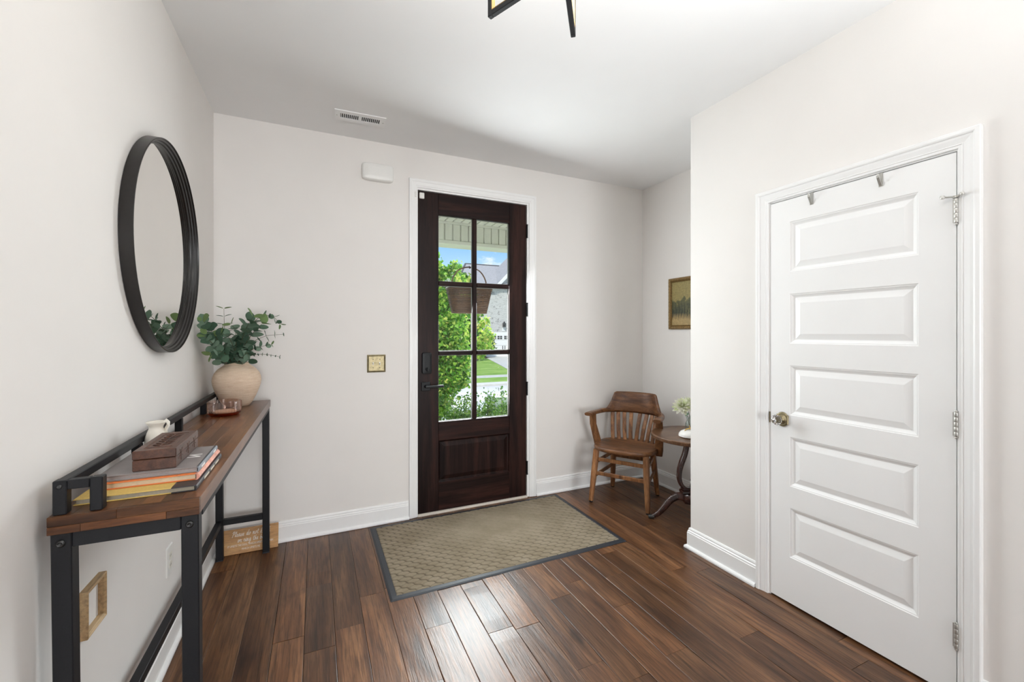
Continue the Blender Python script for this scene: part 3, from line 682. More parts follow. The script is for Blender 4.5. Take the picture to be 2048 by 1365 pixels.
# electric outlet low on the left wall
lmx = ori((0, 0, 0), (0, 1, 0), (0, 0, 1))                        # out of the left wall (+X)
ot = thing('electric_outlet', 'white double socket outlet low on the left wall under the console', 'outlet', (XL, 2.292, 0.388))
MB().rr([(0.040, 0.063, 0.004, 0), (0.040, 0.063, 0.004, 0.003), (0.037, 0.060, 0.004, 0.006)], 3, lmx).build('outlet_plate', M['white_plastic'], ot)
for z in (-0.020, 0.020):
    s_ = MB().rr([(0.016, 0.0145, 0.010, 0.005), (0.016, 0.0145, 0.010, 0.0078)], 5, lmx @ Matrix.Translation((0, z, 0))).build('socket', M['ivory'], ot)
    MB().box(-0.0075, -0.0055, -0.004, 0.005, 0.0074, 0.0081, lmx @ Matrix.Translation((0, z, 0))).box(0.0055, 0.0075, -0.004, 0.004, 0.0074, 0.0081, lmx @ Matrix.Translation((0, z, 0))).build('socket_slot', M['dark_void'], s_)

# small wooden frame under the console
pf = thing('small_wooden_frame', 'small empty tan wooden frame on the left wall under the console', 'frame', (XL, 1.584, 0.603))
FP = [(0, 0), (0, 0.014), (0.002, 0.0165), (0.005, 0.017), (0.007, 0.019), (0.010, 0.019), (0.0115, 0.0175), (0.0115, 0)]
mitre((-0.0465, 0.0465, -0.0535, 0.0535), FP, ('left', 'right', 'top', 'bottom'), M['tan_wood'], pf, 'frame_side', lmx)
MB().box(-0.047, 0.047, -0.054, 0.054, 0.0005, 0.002, lmx).build('backing', M['wall'], pf)

# round mirror
mr = thing('round_mirror', 'large round mirror in a deep black metal rim on the left wall', 'mirror', (XL, 2.200, 1.720))
RM = 0.43; mm = lmx
prof = [(RM - 0.004, 0.0005), (RM, 0.002), (RM, 0.0385), (RM - 0.0015, 0.040), (RM - 0.004, 0.040), (RM - 0.005, 0.034), (RM - 0.011, 0.031), (RM - 0.013, 0.024), (RM - 0.018, 0.021), (RM - 0.020, 0.015), (RM - 0.026, 0.012), (RM - 0.027, 0.006)]
mb = MB()
for qa, qb in zip(prof, prof[1:]): mb.lathe([qa, qb], 128, (0, 0, 0), False, False, True, mm)
mb.build('rim', M['black_rim'], mr)
MB().lathe([(RM - 0.022, 0.002), (RM - 0.022, 0.0075)], 96, (0, 0, 0), True, True, False, mm).build('mirror_glass', M['mirror'], mr)

# painting in a gilt frame
pm_ = ori((0, 0, 0), (0, -1, 0), (0, 0, 1))                       # out of the alcove wall (-X)
pt = thing('framed_painting', 'woodland oil painting in an ornate gilt frame on the alcove wall', 'painting', (XR, 2.588, 1.626))
GP = [(0, 0), (0, 0.010), (0.003, 0.016), (0.008, 0.013), (0.012, 0.020), (0.020, 0.024), (0.027, 0.022), (0.033, 0.014), (0.036, 0.012), (0.036, 0)]
sides = mitre((-0.214, 0.214, -0.186, 0.186), GP, ('left', 'right', 'top', 'bottom'), M['gilt'], pt, 'frame_side', pm_)
for s_, (ax, n_) in zip(sides, (('v', 14), ('v', 14), ('u', 16), ('u', 16))):
    i = sides.index(s_); mb = MB()
    for k in range(n_):
        f = (k + 0.5) / n_
        u, v_ = ((-0.234 if i == 0 else 0.234), -0.20 + 0.40 * f) if ax == 'v' else (-0.228 + 0.456 * f, 0.206 if i == 2 else -0.206)
        mb.lathe([(0.0015, 0.0262), (0.006, 0.0248), (0.0085, 0.021)], 7, mat=pm_ @ Matrix.Translation((u, v_, 0)))
    mb.build('carved_beads', M['gilt'], s_)
MB().box(-0.216, 0.216, -0.188, 0.188, 0.002, 0.007, pm_).build('canvas', M['painting'], pt)

# open frame ceiling lantern
ch = thing('lantern_chandelier', 'open black and gold rectangular frame ceiling light', 'ceiling light', (0.515, 0.845, 0))
chl = Vector((0.515, 0.845, 0))
def lantern_frame(p, q, z0, z1):
    p, q = Vector((*p, 0)) - chl, Vector((*q, 0)) - chl
    d = (q - p).normalized(); nrm = d.cross(Vector((0, 0, 1)))
    mb = MB(); w = 0.0135
    hw_ = d * (w / 2)
    bar(mb, p + hw_ + Vector((0, 0, z0)), q - hw_ + Vector((0, 0, z0)), w, w); bar(mb, p + hw_ + Vector((0, 0, z1)), q - hw_ + Vector((0, 0, z1)), w, w)
    for c_ in (p, q): bar(mb, c_ + Vector((0, 0, z0 - w / 2)), c_ + Vector((0, 0, z1 + w / 2)), w, w, tuple(d))
    f_ = mb.build('frame', M['black_metal'], ch)
    mb = MB(); g = w / 2 + 0.001
    bar(mb, p + d * g + Vector((0, 0, z0 + g)), p + d * g + Vector((0, 0, z1 - g)), 0.0125, 0.002, tuple(d), 0.0003)
    bar(mb, q - d * g + Vector((0, 0, z0 + g)), q - d * g + Vector((0, 0, z1 - g)), 0.0125, 0.002, tuple(d), 0.0003)
    bar(mb, p + d * g + Vector((0, 0, z0 + g)), q - d * g + Vector((0, 0, z0 + g)), 0.0125, 0.002, (0, 0, 1), 0.0003)
    bar(mb, p + d * g + Vector((0, 0, z1 - g)), q - d * g + Vector((0, 0, z1 - g)), 0.0125, 0.002, (0, 0, 1), 0.0003)
    mb.build('gold_lining', M['gold_lining'], f_)
lantern_frame((0.418, 1.039), (0.592, 0.665), 2.2067, 2.56)
lantern_frame((0.652, 1.008), (0.405, 0.690), 2.2067, 2.60)
mb = MB().lathe([(0.006, 2.34), (0.006, 2.72)], 12).lathe([(0.06, 2.720), (0.06, 2.738), (0.02, 2.7425)], 28).lathe([(0.016, 2.33), (0.016, 2.36)], 14)
stem = mb.build('stem', M['black_metal'], ch)
for k in range(3):
    a = 2 * math.pi * k / 3 + 0.5; cx, cy = 0.07 * math.cos(a), 0.07 * math.sin(a)
    mb = MB(); bar(mb, (0, 0, 2.345), (cx, cy, 2.345), 0.006, 0.006); mb.lathe([(0.010, 2.34), (0.010, 2.40)], 12, (cx, cy, 0))
    a_ = mb.build('candle_arm', M['black_metal'], ch)
    MB().lathe([(0.006, 2.40), (0.014, 2.42), (0.015, 2.435), (0.008, 2.462), (0.001, 2.48)], 14, (cx, cy, 0)).build('bulb', M['bulb'], a_)
light('chandelier_light', 'POINT', (0.515, 0.845, 2.44), 14, (1.0, 0.94, 0.86), None, shadow_soft_size=0.08)
# ================================================================== CONSOLE TABLE
ZT = 0.949
con = thing('console_table', 'narrow console table with brown wood top on black metal frame', 'console table', (-0.409, 2.200, 0), -0.00455)
LH, HW = 0.882, 0.143
tt = MB().box(-HW + 0.003, HW - 0.003, -LH + 0.003, LH - 0.003, ZT - 0.039, ZT - 0.003).build('tabletop', M['top_wood'], con)
for i in range(7):
    xa, xb = -HW + i * 2 * HW / 7, -HW + (i + 1) * 2 * HW / 7; ya = -LH + 0.0122
    while ya < LH - 0.01:
        yb = min(LH, ya + rng.uniform(0.38, 0.72)); yb = LH if LH - yb < 0.18 else yb
        MB().bbox(xa + (0.0 if i == 0 else 0.00012), xb - (0.0 if i == 6 else 0.00012), ya, yb, ZT - 0.041, ZT, 0.00035).build('stave', M['top_wood'], tt); ya = yb
for z0, z1, xs_ in ((ZT - 0.041, ZT - 0.0225, (-HW, -0.085, 0.075, HW)), (ZT - 0.0225, ZT, (-HW, -0.02, HW))):
    for xa, xb in zip(xs_, xs_[1:]): MB().bbox(xa, xb, -LH, -LH + 0.012, z0, z1, 0.0009).build('end_strip', M['top_wood_x'], tt)
zu = ZT - 0.041
for sx_ in (-1, 1):
    for sy_ in (-1, 1):
        yt = sy_ * (LH - 0.024) if sy_ < 0 else LH - 0.040
        x = sx_ * (HW - 0.0215)
        mb = MB(); bar(mb, (x, yt, zu), (x, yt + 0.022, 0.006), 0.037, 0.034, (0, 1, 0), 0.002)
        lg = mb.build('leg', M['black_metal'], con)
        MB().box(x - 0.019, x + 0.019, yt + 0.004, yt + 0.040, 0, 0.006).build('foot_pad', M['black_rubber'], lg)
for sy_ in (-1, 1):
    yt = -LH + 0.024 if sy_ < 0 else LH - 0.040
    MB().bbox(-HW + 0.040, HW - 0.040, yt - 0.016, yt + 0.016, zu - 0.036, zu, 0.002).build('apron_bar', M['black_metal'], con)
    MB().bbox(-HW + 0.040, HW - 0.040, yt + 0.002, yt + 0.032, 0.212, 0.247, 0.002).build('stretcher', M['black_metal'], con)
    for sx_ in (-1, 1):
        yy = yt - 0.0175 if sy_ < 0 else yt + 0.0175
        bm_ = ori((sx_ * (HW - 0.0215), yy, zu - 0.024), (1, 0, 0), (0, 0, 1)) if sy_ < 0 else ori((sx_ * (HW - 0.0215), yy, zu - 0.024), (-1, 0, 0), (0, 0, 1))
        MB().lathe([(0.0088, 0), (0.0088, 0.002), (0.006, 0.0042), (0.0042, 0.0044), (0.0038, 0.0022), (0.0005, 0.0020)], 16, mat=bm_).build('bolt', M['dark_bolt'], con)
for sx_ in (-1, 1):
    MB().bbox(sx_ * (HW - 0.009) - 0.008, sx_ * (HW - 0.009) + 0.008, -LH + 0.043, LH - 0.058, zu - 0.017, zu, 0.001).build('top_rail', M['black_metal'], con)
MB().bbox(-HW + 0.006, -HW + 0.036, -LH + 0.050, LH - 0.045, 0.212, 0.245, 0.002).build('stretcher', M['black_metal'], con)
# guard rail along the wall side
gx = -HW + 0.0185
MB().bbox(gx - 0.012, gx + 0.012, -LH + 0.026, LH - 0.022, 1.005, 1.0275, 0.002).build('guard_rail', M['black_metal'], con)
for y in (-LH + 0.020, -0.41, 0.05, 0.478, LH - 0.022):
    e_ = abs(y) > 0.8
    MB().bbox(gx - 0.0125, gx + 0.0125, y - 0.012, y + 0.012, ZT, 1.0285 if e_ else 1.005, 0.002).build('guard_post', M['black_metal'], con)
for sy_ in (-1, 1):
    y = sy_ * (LH - 0.021)
    MB().bbox(gx + 0.052, gx + 0.076, y - 0.012, y + 0.012, ZT, 1.0285, 0.002).build('guard_post', M['black_metal'], con)
    MB().bbox(gx + 0.012, gx + 0.052, y - 0.0105, y + 0.0105, 1.006, 1.0275, 0.0015).build('guard_return', M['black_metal'], con)
MB().lathe([(0.0055, 0), (0.0055, 0.0015), (0.003, 0.0028), (0.0005, 0.0016)], 12, mat=ori((gx, -LH + 0.0078, 1.015), (1, 0, 0), (0, 0, 1))).build('bolt', M['dark_bolt'], con)

# ------------------------------------------------------------------ books
def book(name, label, x0, x1, y0, y1, z0, z1, cover, spine, page, board=0.0028, quarter=0.0, rnd=0.004):
    """spine on the +x side"""
    b = thing(name, label, 'book', ((x0 + x1) / 2, (y0 + y1) / 2, z0), rng.uniform(-0.01, 0.01), 'books stacked on the console')
    w, d, h_ = (x1 - x0) / 2, (y1 - y0) / 2, z1 - z0
    MB().box(-w + 0.005, w - 0.006, -d + 0.004, d - 0.004, board, h_ - board).build('pages', page, b)
    for za, zb in ((0, board), (h_ - board, h_)):
        MB().bbox(-w, w - 0.003 - quarter, -d, d, za, zb, 0.0008).build('cover_board', cover, b)
        if quarter: MB().bbox(w - 0.003 - quarter, w - 0.003, -d - 0.0002, d + 0.0002, za - 0.0001 if za else 0, zb + 0.0002, 0.0006).build('spine_cloth', spine, b)
    pr = [(w - 0.006, 0), (w - 0.001, 0), (w + rnd * 0.6, h_ * 0.25), (w + rnd, h_ * 0.5), (w + rnd * 0.6, h_ * 0.75), (w - 0.001, h_), (w - 0.006, h_), (w - 0.006, h_ - board), (w - 0.003, h_ - board), (w - 0.003, board), (w - 0.006, board)]
    mb = MB(); mb.rings([[(u, -d, z) for u, z in pr], [(u, d, z) for u, z in pr]], True, True, False); mb.build('spine', spine, b)
    return b, w, d, h_
m_yel = plain('yellow_book_cloth', (0.60, 0.42, 0.12), 0.7, grain=0.1, gscale=200, bump=0.1)
m_blk = plain('black_book_cloth', (0.022, 0.020, 0.024), 0.45, grain=0.2)
m_org = plain('orange_cover', (0.62, 0.16, 0.035), 0.5, grain=0.1)
m_pnk = plain('peach_spine', (0.72, 0.33, 0.24), 0.5, grain=0.25, gscale=30)
m_gry = plain('mauve_grey_cover', (0.215, 0.19, 0.185), 0.5, grain=0.08, gscale=25)
m_gsp = plain('blue_grey_spine', (0.19, 0.215, 0.25), 0.4, grain=0.1)
m_pgrey = plain('grey_book_pages', (0.30, 0.27, 0.21), 0.8, grain=0.08, gscale=120)
m_pmauve = plain('mauve_book_pages', (0.30, 0.27, 0.26), 0.8, grain=0.08, gscale=120)
m_cream = plain('cream_print', (0.72, 0.66, 0.54), 0.6)
m_wht = plain('white_print', (0.82, 0.80, 0.79), 0.6)
b1_, w, d, h_ = book('book', 'yellow book with a black spine at the bottom of the stack', -0.537, -0.290, 1.384, 1.712, ZT + 0.0002, 0.9640, m_yel, m_blk, m_pgrey, board=0.0022, quarter=0.052, rnd=0.001)
mb = MB()
for y0_, y1_ in ((-0.08, -0.02), (0.0, 0.05), (0.065, 0.115)): MB().box(w + 0.0004, w + 0.0013, y0_, y1_, 0.0045, 0.0105).build('spine_print', m_cream, b1_)
b2_, w, d, h_ = book('book', 'orange book with a peach spine in the middle of the stack', -0.520, -0.298, 1.433, 1.706, 0.9642, 0.9820, m_org, m_pnk, M["page"], rnd=0.006)
b3_, w, d, h_ = book('book', 'mauve grey book with a white letter on top of the stack', -0.518, -0.297, 1.443, 1.690, 0.9822, 0.9975, m_gry, m_gsp, m_pmauve, rnd=0.001)
mb = MB()
for y0_, y1_ in ((-0.100, -0.060), (0.060, 0.095)): MB().box(w + 0.0006, w + 0.0014, y0_, y1_, 0.005, 0.011).build('spine_print', m_wht, b3_)
mb = MB(); nx_, ny_ = 0.058, 0.002
bar(mb, (nx_, ny_ - 0.010, h_ + 0.0004), (nx_ + 0.032, ny_ - 0.010, h_ + 0.0004), 0.006, 0.0006, b=0.0001); bar(mb, (nx_, ny_ + 0.018, h_ + 0.0004), (nx_ + 0.032, ny_ + 0.018, h_ + 0.0004), 0.006, 0.0006, b=0.0001)
bar(mb, (nx_ + 0.001, ny_ + 0.018, h_ + 0.0005), (nx_ + 0.031, ny_ - 0.010, h_ + 0.0005), 0.0065, 0.0006, b=0.0001)
mb.build('cover_letter', m_wht, b3_)

# ------------------------------------------------------------------ carved wooden box
bx = thing('carved_wooden_box', 'dark carved wooden box with a lid on the book stack', 'box', (-0.3990, 1.5765, 0.9978))
MB().bbox(-0.0475, 0.0475, -0.120, 0.120, 0, 0.0295, 0.0015).build('box_base', M['box_wood'], bx)
mb = MB().bbox(-0.048, 0.048, -0.1205, 0.1205, 0.0307, 0.0545, 0.002)
lid = mb.build('lid', M['box_wood'], bx)
mb = MB()
for (a, c) in (((-0.031, -0.090), (-0.031, 0.090)), ((0.031, -0.090), (0.031, 0.090)), ((-0.031, -0.090), (0.031, -0.090)), ((-0.031, 0.090), (0.031, 0.090)), ((-0.027, -0.086), (-0.027, 0.086)), ((0.027, -0.086), (0.027, 0.086))):
    bar(mb, (*a, 0.0547), (*c, 0.0547), 0.002, 0.002, b=0.0006)
mb.build('carved_border', M['box_wood'], lid)
mb = MB()
for i in range(13):
    y = -0.072 + i * 0.012; s = 1 if i % 2 else -1
    mb.sweep([(0, y, 0.0545), (s * 0.006, y + 0.003, 0.0565), (s * 0.014, y + 0.008, 0.0565), (s * 0.021, y + 0.016, 0.0545)], [(0.001, 0.0008), (0.0035, 0.0015), (0.003, 0.0014), (0.0008, 0.0006)], n=6)
mb.sweep([(0, -0.08, 0.0545), (0.002, -0.03, 0.0555), (-0.002, 0.03, 0.0555), (0, 0.08, 0.0545)], (0.0018, 0.0014), n=6)
mb.build('carved_vine', M['box_wood'], lid)
for y in (-0.075, 0.0, 0.07):
    mb = MB()
    for k in range(5):
        a = R(30 + 30 * k); bar(mb, (0.0482, y, 0.028), (0.0482, y + 0.024 * math.cos(a), 0.028 + 0.018 * math.sin(a) * (1 if k % 2 else -1)), 0.0012, 0.0016, (1, 0, 0), 0.0004)
    mb.build('carved_sprig', M['box_wood'], bx)

# ------------------------------------------------------------------ small white jug
jg = thing('small_white_jug', 'small white ceramic jug with a twisted handle behind the carved box', 'jug', (-0.494, 1.820, ZT), R(20))
pr = [(0.024, 0), (0.027, 0.003), (0.035, 0.025), (0.0365, 0.042), (0.033, 0.060), (0.025, 0.076), (0.022, 0.082), (0.0235, 0.088), (0.031, 0.097), (0.033, 0.100), (0.030, 0.0985), (0.021, 0.088), (0.019, 0.082), (0.022, 0.074), (0.030, 0.055), (0.030, 0.010)]
jgm = Matrix.Diagonal((0.87, 0.87, 1.20, 1))
MB().lathe(pr, 36, cap0=True, cap1=True, mat=jgm).build('jug_body', M['ceramic_cream'], jg)
mb = MB().sweep([(0.023, 0.0, 0.095), (0.032, 0.002, 0.100), (0.038, 0.0, 0.094), (0.036, -0.003, 0.084), (0.030, 0.003, 0.076), (0.031, 0.0, 0.066), (0.030, 0.0, 0.056)], [(0.004, 0.004), (0.006, 0.005), (0.0055, 0.005), (0.0065, 0.0055), (0.0055, 0.005), (0.006, 0.005), (0.003, 0.003)], (0, 1, 0), 8, mat=jgm)
mb.sweep([(0.030, -0.006, 0.098), (0.038, -0.009, 0.086), (0.030, -0.012, 0.074), (0.026, -0.016, 0.064)], [(0.002, 0.002), (0.0045, 0.004), (0.004, 0.0035), (0.0015, 0.0015)], (0, 1, 0), 8, mat=jgm)
mb.build('jug_handle', M['ceramic_cream'], jg)

# ------------------------------------------------------------------ ribbed blush glass candle holder
cg = thing('ribbed_glass_bowl', 'ribbed blush glass bowl with an amber base beside the vase', 'bowl', (-0.428, 2.610, ZT))
def ribbed(prof, n=34, amp=0.03):
    rs = []
    for r, z, a in prof:
        rs.append([(r * (1 + a * (0.5 if k % 2 else -0.5)) * math.cos(2 * math.pi * k / (2 * n)), r * (1 + a * (0.5 if k % 2 else -0.5)) * math.sin(2 * math.pi * k / (2 * n)), z) for k in range(2 * n)])
    return rs
MB().rings(ribbed([(0.071, 0.016, 0.07), (0.0725, 0.030, 0.08), (0.072, 0.069, 0.08), (0.070, 0.073, 0.03), (0.067, 0.072, 0.0), (0.066, 0.040, 0), (0.064, 0.018, 0)]), False, True, False).build('glass_wall', M['blush_glass'], cg)
MB().rings(ribbed([(0.054, 0.0008, 0.0), (0.060, 0.002, 0.02), (0.069, 0.009, 0.035), (0.071, 0.0158, 0.035)]), True, True, True).build('glass_base', M['amber_glass'], cg)
MB().lathe([(0.050, 0.0165), (0.052, 0.018), (0.052, 0.022), (0.046, 0.0235), (0.010, 0.023), (0.003, 0.0235)], 28).build('candle_wax', plain('peach_wax', (0.74, 0.56, 0.42), 0.5, grain=0.05), cg)

# ------------------------------------------------------------------ vase and eucalyptus
vs = thing('ceramic_vase', 'round sand coloured ceramic vase at the far end of the console', 'vase', (-0.418, 2.923, ZT))
pr = [(0.062, 0), (0.066, 0.003), (0.074, 0.014), (0.088, 0.040), (0.101, 0.068), (0.111, 0.095), (0.119, 0.122), (0.1225, 0.146), (0.120, 0.168), (0.112, 0.190), (0.096, 0.212), (0.076, 0.228), (0.062, 0.238), (0.059, 0.244), (0.0605, 0.249), (0.057, 0.251), (0.052, 0.246), (0.052, 0.236), (0.090, 0.205), (0.112, 0.150), (0.07, 0.02)]
MB().lathe(pr, 56).build('vase_body', M['vase'], vs)

def leaf_mesh(name, m, wide, curl, n=10):
    vsx = [(0, 0, 0)]; L_, R_ = [], []
    rows = []
    for i in range(n + 1):
        f = i / n; y = 2 * f; w = wide * math.sin(math.pi * f ** 0.85) ** 0.62 if 0 < i < n else 0.0
        zc = curl * (f * f) * 0.8
        rows.append([(-w, y, zc + 0.18 * w), (0, y, zc), (w, y, zc + 0.18 * w)])
    vs_ = [p for r in rows for p in r]; fs = []
    for i in range(n):
        for j in (0, 1):
            a = i * 3 + j; fs.append((a, a + 1, a + 4, a + 3))
    me = bpy.data.meshes.new(name); me.from_pydata(vs_, [], fs); me.materials.append(m)
    me.polygons.foreach_set('use_smooth', [True] * len(fs)); me.update()
    bm = bmesh.new(); bm.from_mesh(me); bmesh.ops.remove_doubles(bm, verts=bm.verts, dist=1e-5); bm.to_mesh(me); bm.free()
    return me
LM = [leaf_mesh('leaf', M['euc'], 0.95, -0.25), leaf_mesh('leaf', M['euc'], 0.85, 0.15), leaf_mesh('leaf', M['euc'], 0.62, -0.1)]
LT = leaf_mesh('leaf', M['euc_tip'], 0.85, 0.1)
def spline(pts, n):
    P = [Vector(p) for p in pts]; P = [P[0] * 2 - P[1]] + P + [P[-1] * 2 - P[-2]]; out = []
    segs = len(P) - 3
    for i in range(n + 1):
        t_ = i / n * segs; s = min(int(t_), segs - 1); u = t_ - s
        a, b, c, d_ = P[s:s + 4]
        out.append(0.5 * ((2 * b) + (c - a) * u + (2 * a - 5 * b + 4 * c - d_) * u * u + (3 * b - a - 3 * c + d_) * u ** 3))
    return out
def branch(label, pts, nodes, r0, r1, kind=0, start=0.2, flat=0.5, bare=0, twist=90, tips=1):
    base = Vector((-0.418, 2.923, ZT + 0.10))
    P = spline([tuple(base.lerp(Vector(pts[0]), 0.0))] + list(pts), 28)
    br = thing('eucalyptus_branch', label, 'branch', tuple(base), 0, 'eucalyptus branches in the vase')
    loc = [p - base for p in P]
    MB().sweep(loc, [(0.0022 - 0.0014 * i / 28,) * 2 for i in range(29)], (0.3, 0.2, 1), 6).build('branch_stem', M['euc_stem'], br)
    lens = [0.0]
    for a, b in zip(loc, loc[1:]): lens.append(lens[-1] + (b - a).length)
    roll0 = rng.uniform(0, 180)
    for k in range(nodes):
        f = start + (1 - start) * (k / max(1, nodes - 1)); s = f * lens[-1]
        i = max(j for j in range(len(lens)) if lens[j] <= s + 1e-9); i = min(i, len(loc) - 2)
        u = (s - lens[i]) / max(1e-6, lens[i + 1] - lens[i]); p = loc[i].lerp(loc[i + 1], u)
        tg = (loc[i + 1] - loc[i]).normalized()
        sz = r0 + (r1 - r0) * (k / max(1, nodes - 1)); sz *= rng.uniform(0.88, 1.12)
        for side in (0, 180):
            roll = R(roll0 + k * twist + side + rng.uniform(-18, 18))
            sd = tg.cross(Vector((0.2, 0.1, 1))); sd = sd if sd.length > 1e-3 else Vector((1, 0, 0)); sd.normalize(); up_ = sd.cross(tg).normalized()
            lat = sd * math.cos(roll) + up_ * math.sin(roll)
            yd = (lat * (1 - flat) + tg * flat * rng.uniform(0.5, 1.1)).normalized()
            zd = (tg - yd * tg.dot(yd)).normalized()
            xd = yd.cross(zd)
            mt = Matrix((xd, yd, zd)).transposed().to_4x4(); mt.translation = p + yd * 0.003
            me = LT if k >= nodes - tips else LM[kind if rng.random() < 0.7 else rng.randrange(2)]
            if kind == 2 and k < nodes - tips: me = LM[2]
            o = bpy.data.objects.new('leaf', me); COL.objects.link(o); o.parent = br
            w = base + mt.translation
            lim = XL + 0.012
            o.matrix_local = mt @ Matrix.Diagonal((sz, sz, sz, 1))
            tipx = (base + (mt @ Vector((0, 2 * sz, 0)))).x
            if tipx < lim: o.matrix_local = mt @ Matrix.Diagonal((sz * 0.5, sz * 0.5 * max(0.2, (w.x - lim) / max(1e-3, w.x - tipx)), sz * 0.5, 1))
    return br
branch('big leaved branch arching left towards the mirror rim', [(-0.448, 2.920, 1.204), (-0.477, 2.860, 1.288), (-0.510, 2.760, 1.377), (-0.528, 2.640, 1.438)], 8, 0.030, 0.026, 0, 0.42)
branch('lower left branch drooping below the big left branch', [(-0.454, 2.900, 1.206), (-0.492, 2.840, 1.277), (-0.516, 2.750, 1.327), (-0.529, 2.670, 1.362)], 7, 0.030, 0.020, 0, 0.45)
branch('thin upright branch with narrow leaf pairs left of centre', [(-0.439, 2.930, 1.203), (-0.474, 2.930, 1.288), (-0.483, 2.940, 1.404), (-0.487, 2.950, 1.512)], 7, 0.028, 0.018, 2, 0.42, 0.25, 0, 12)
branch('tall central branch with a crown of large round leaves', [(-0.423, 2.920, 1.204), (-0.398, 2.880, 1.297), (-0.362, 2.830, 1.395), (-0.324, 2.800, 1.462)], 8, 0.034, 0.030, 0, 0.45)
branch('central right branch with pale large leaves', [(-0.418, 2.920, 1.203), (-0.376, 2.900, 1.302), (-0.328, 2.880, 1.378), (-0.286, 2.860, 1.425)], 8, 0.034, 0.028, 0, 0.45)
branch('long branch arching over at the upper right', [(-0.426, 2.940, 1.202), (-0.384, 2.960, 1.360), (-0.308, 2.970, 1.469), (-0.241, 2.960, 1.470), (-0.199, 2.940, 1.427)], 11, 0.022, 0.016, 1, 0.50)
branch('sparse thin branch pointing right along the wall', [(-0.417, 2.950, 1.202), (-0.359, 2.970, 1.301), (-0.282, 2.980, 1.351), (-0.186, 2.980, 1.363)], 6, 0.024, 0.014, 1, 0.50, 0.12, 0, 62, 0)
branch('mid right branch with small leaves and a pale tip', [(-0.410, 2.900, 1.199), (-0.358, 2.860, 1.263), (-0.294, 2.840, 1.291), (-0.238, 2.830, 1.303)], 8, 0.026, 0.014, 1, 0.42)
branch('lowest right sprig with tiny needle like leaves', [(-0.405, 2.930, 1.197), (-0.344, 2.950, 1.238), (-0.280, 2.960, 1.242), (-0.206, 2.960, 1.226)], 7, 0.010, 0.010, 2, 0.62, 0.3, 0, 10, 0)
branch('short branch hanging over the vase rim at the left', [(-0.442, 2.880, 1.201), (-0.456, 2.820, 1.250), (-0.477, 2.780, 1.271), (-0.508, 2.750, 1.257)], 7, 0.030, 0.022, 0, 0.45)
branch('front left branch leaning forwards above the vase', [(-0.425, 2.900, 1.205), (-0.424, 2.860, 1.276), (-0.442, 2.820, 1.344), (-0.467, 2.800, 1.367)], 7, 0.032, 0.026, 0, 0.42)
branch('short dark branch curling over the vase rim at the right', [(-0.403, 2.880, 1.200), (-0.376, 2.830, 1.236), (-0.354, 2.810, 1.259), (-0.342, 2.790, 1.226)], 6, 0.026, 0.022, 0, 0.45, tips=0)
branch('inner branch with yellow green tip leaves at the centre', [(-0.430, 2.900, 1.205), (-0.414, 2.860, 1.304), (-0.416, 2.840, 1.389), (-0.434, 2.830, 1.417)], 7, 0.030, 0.022, 0, 0.45)
branch('small lowest left branch resting on the vase shoulder', [(-0.449, 2.900, 1.200), (-0.475, 2.850, 1.232), (-0.471, 2.800, 1.245), (-0.477, 2.785, 1.225)], 6, 0.028, 0.024, 0, 0.45, tips=0)

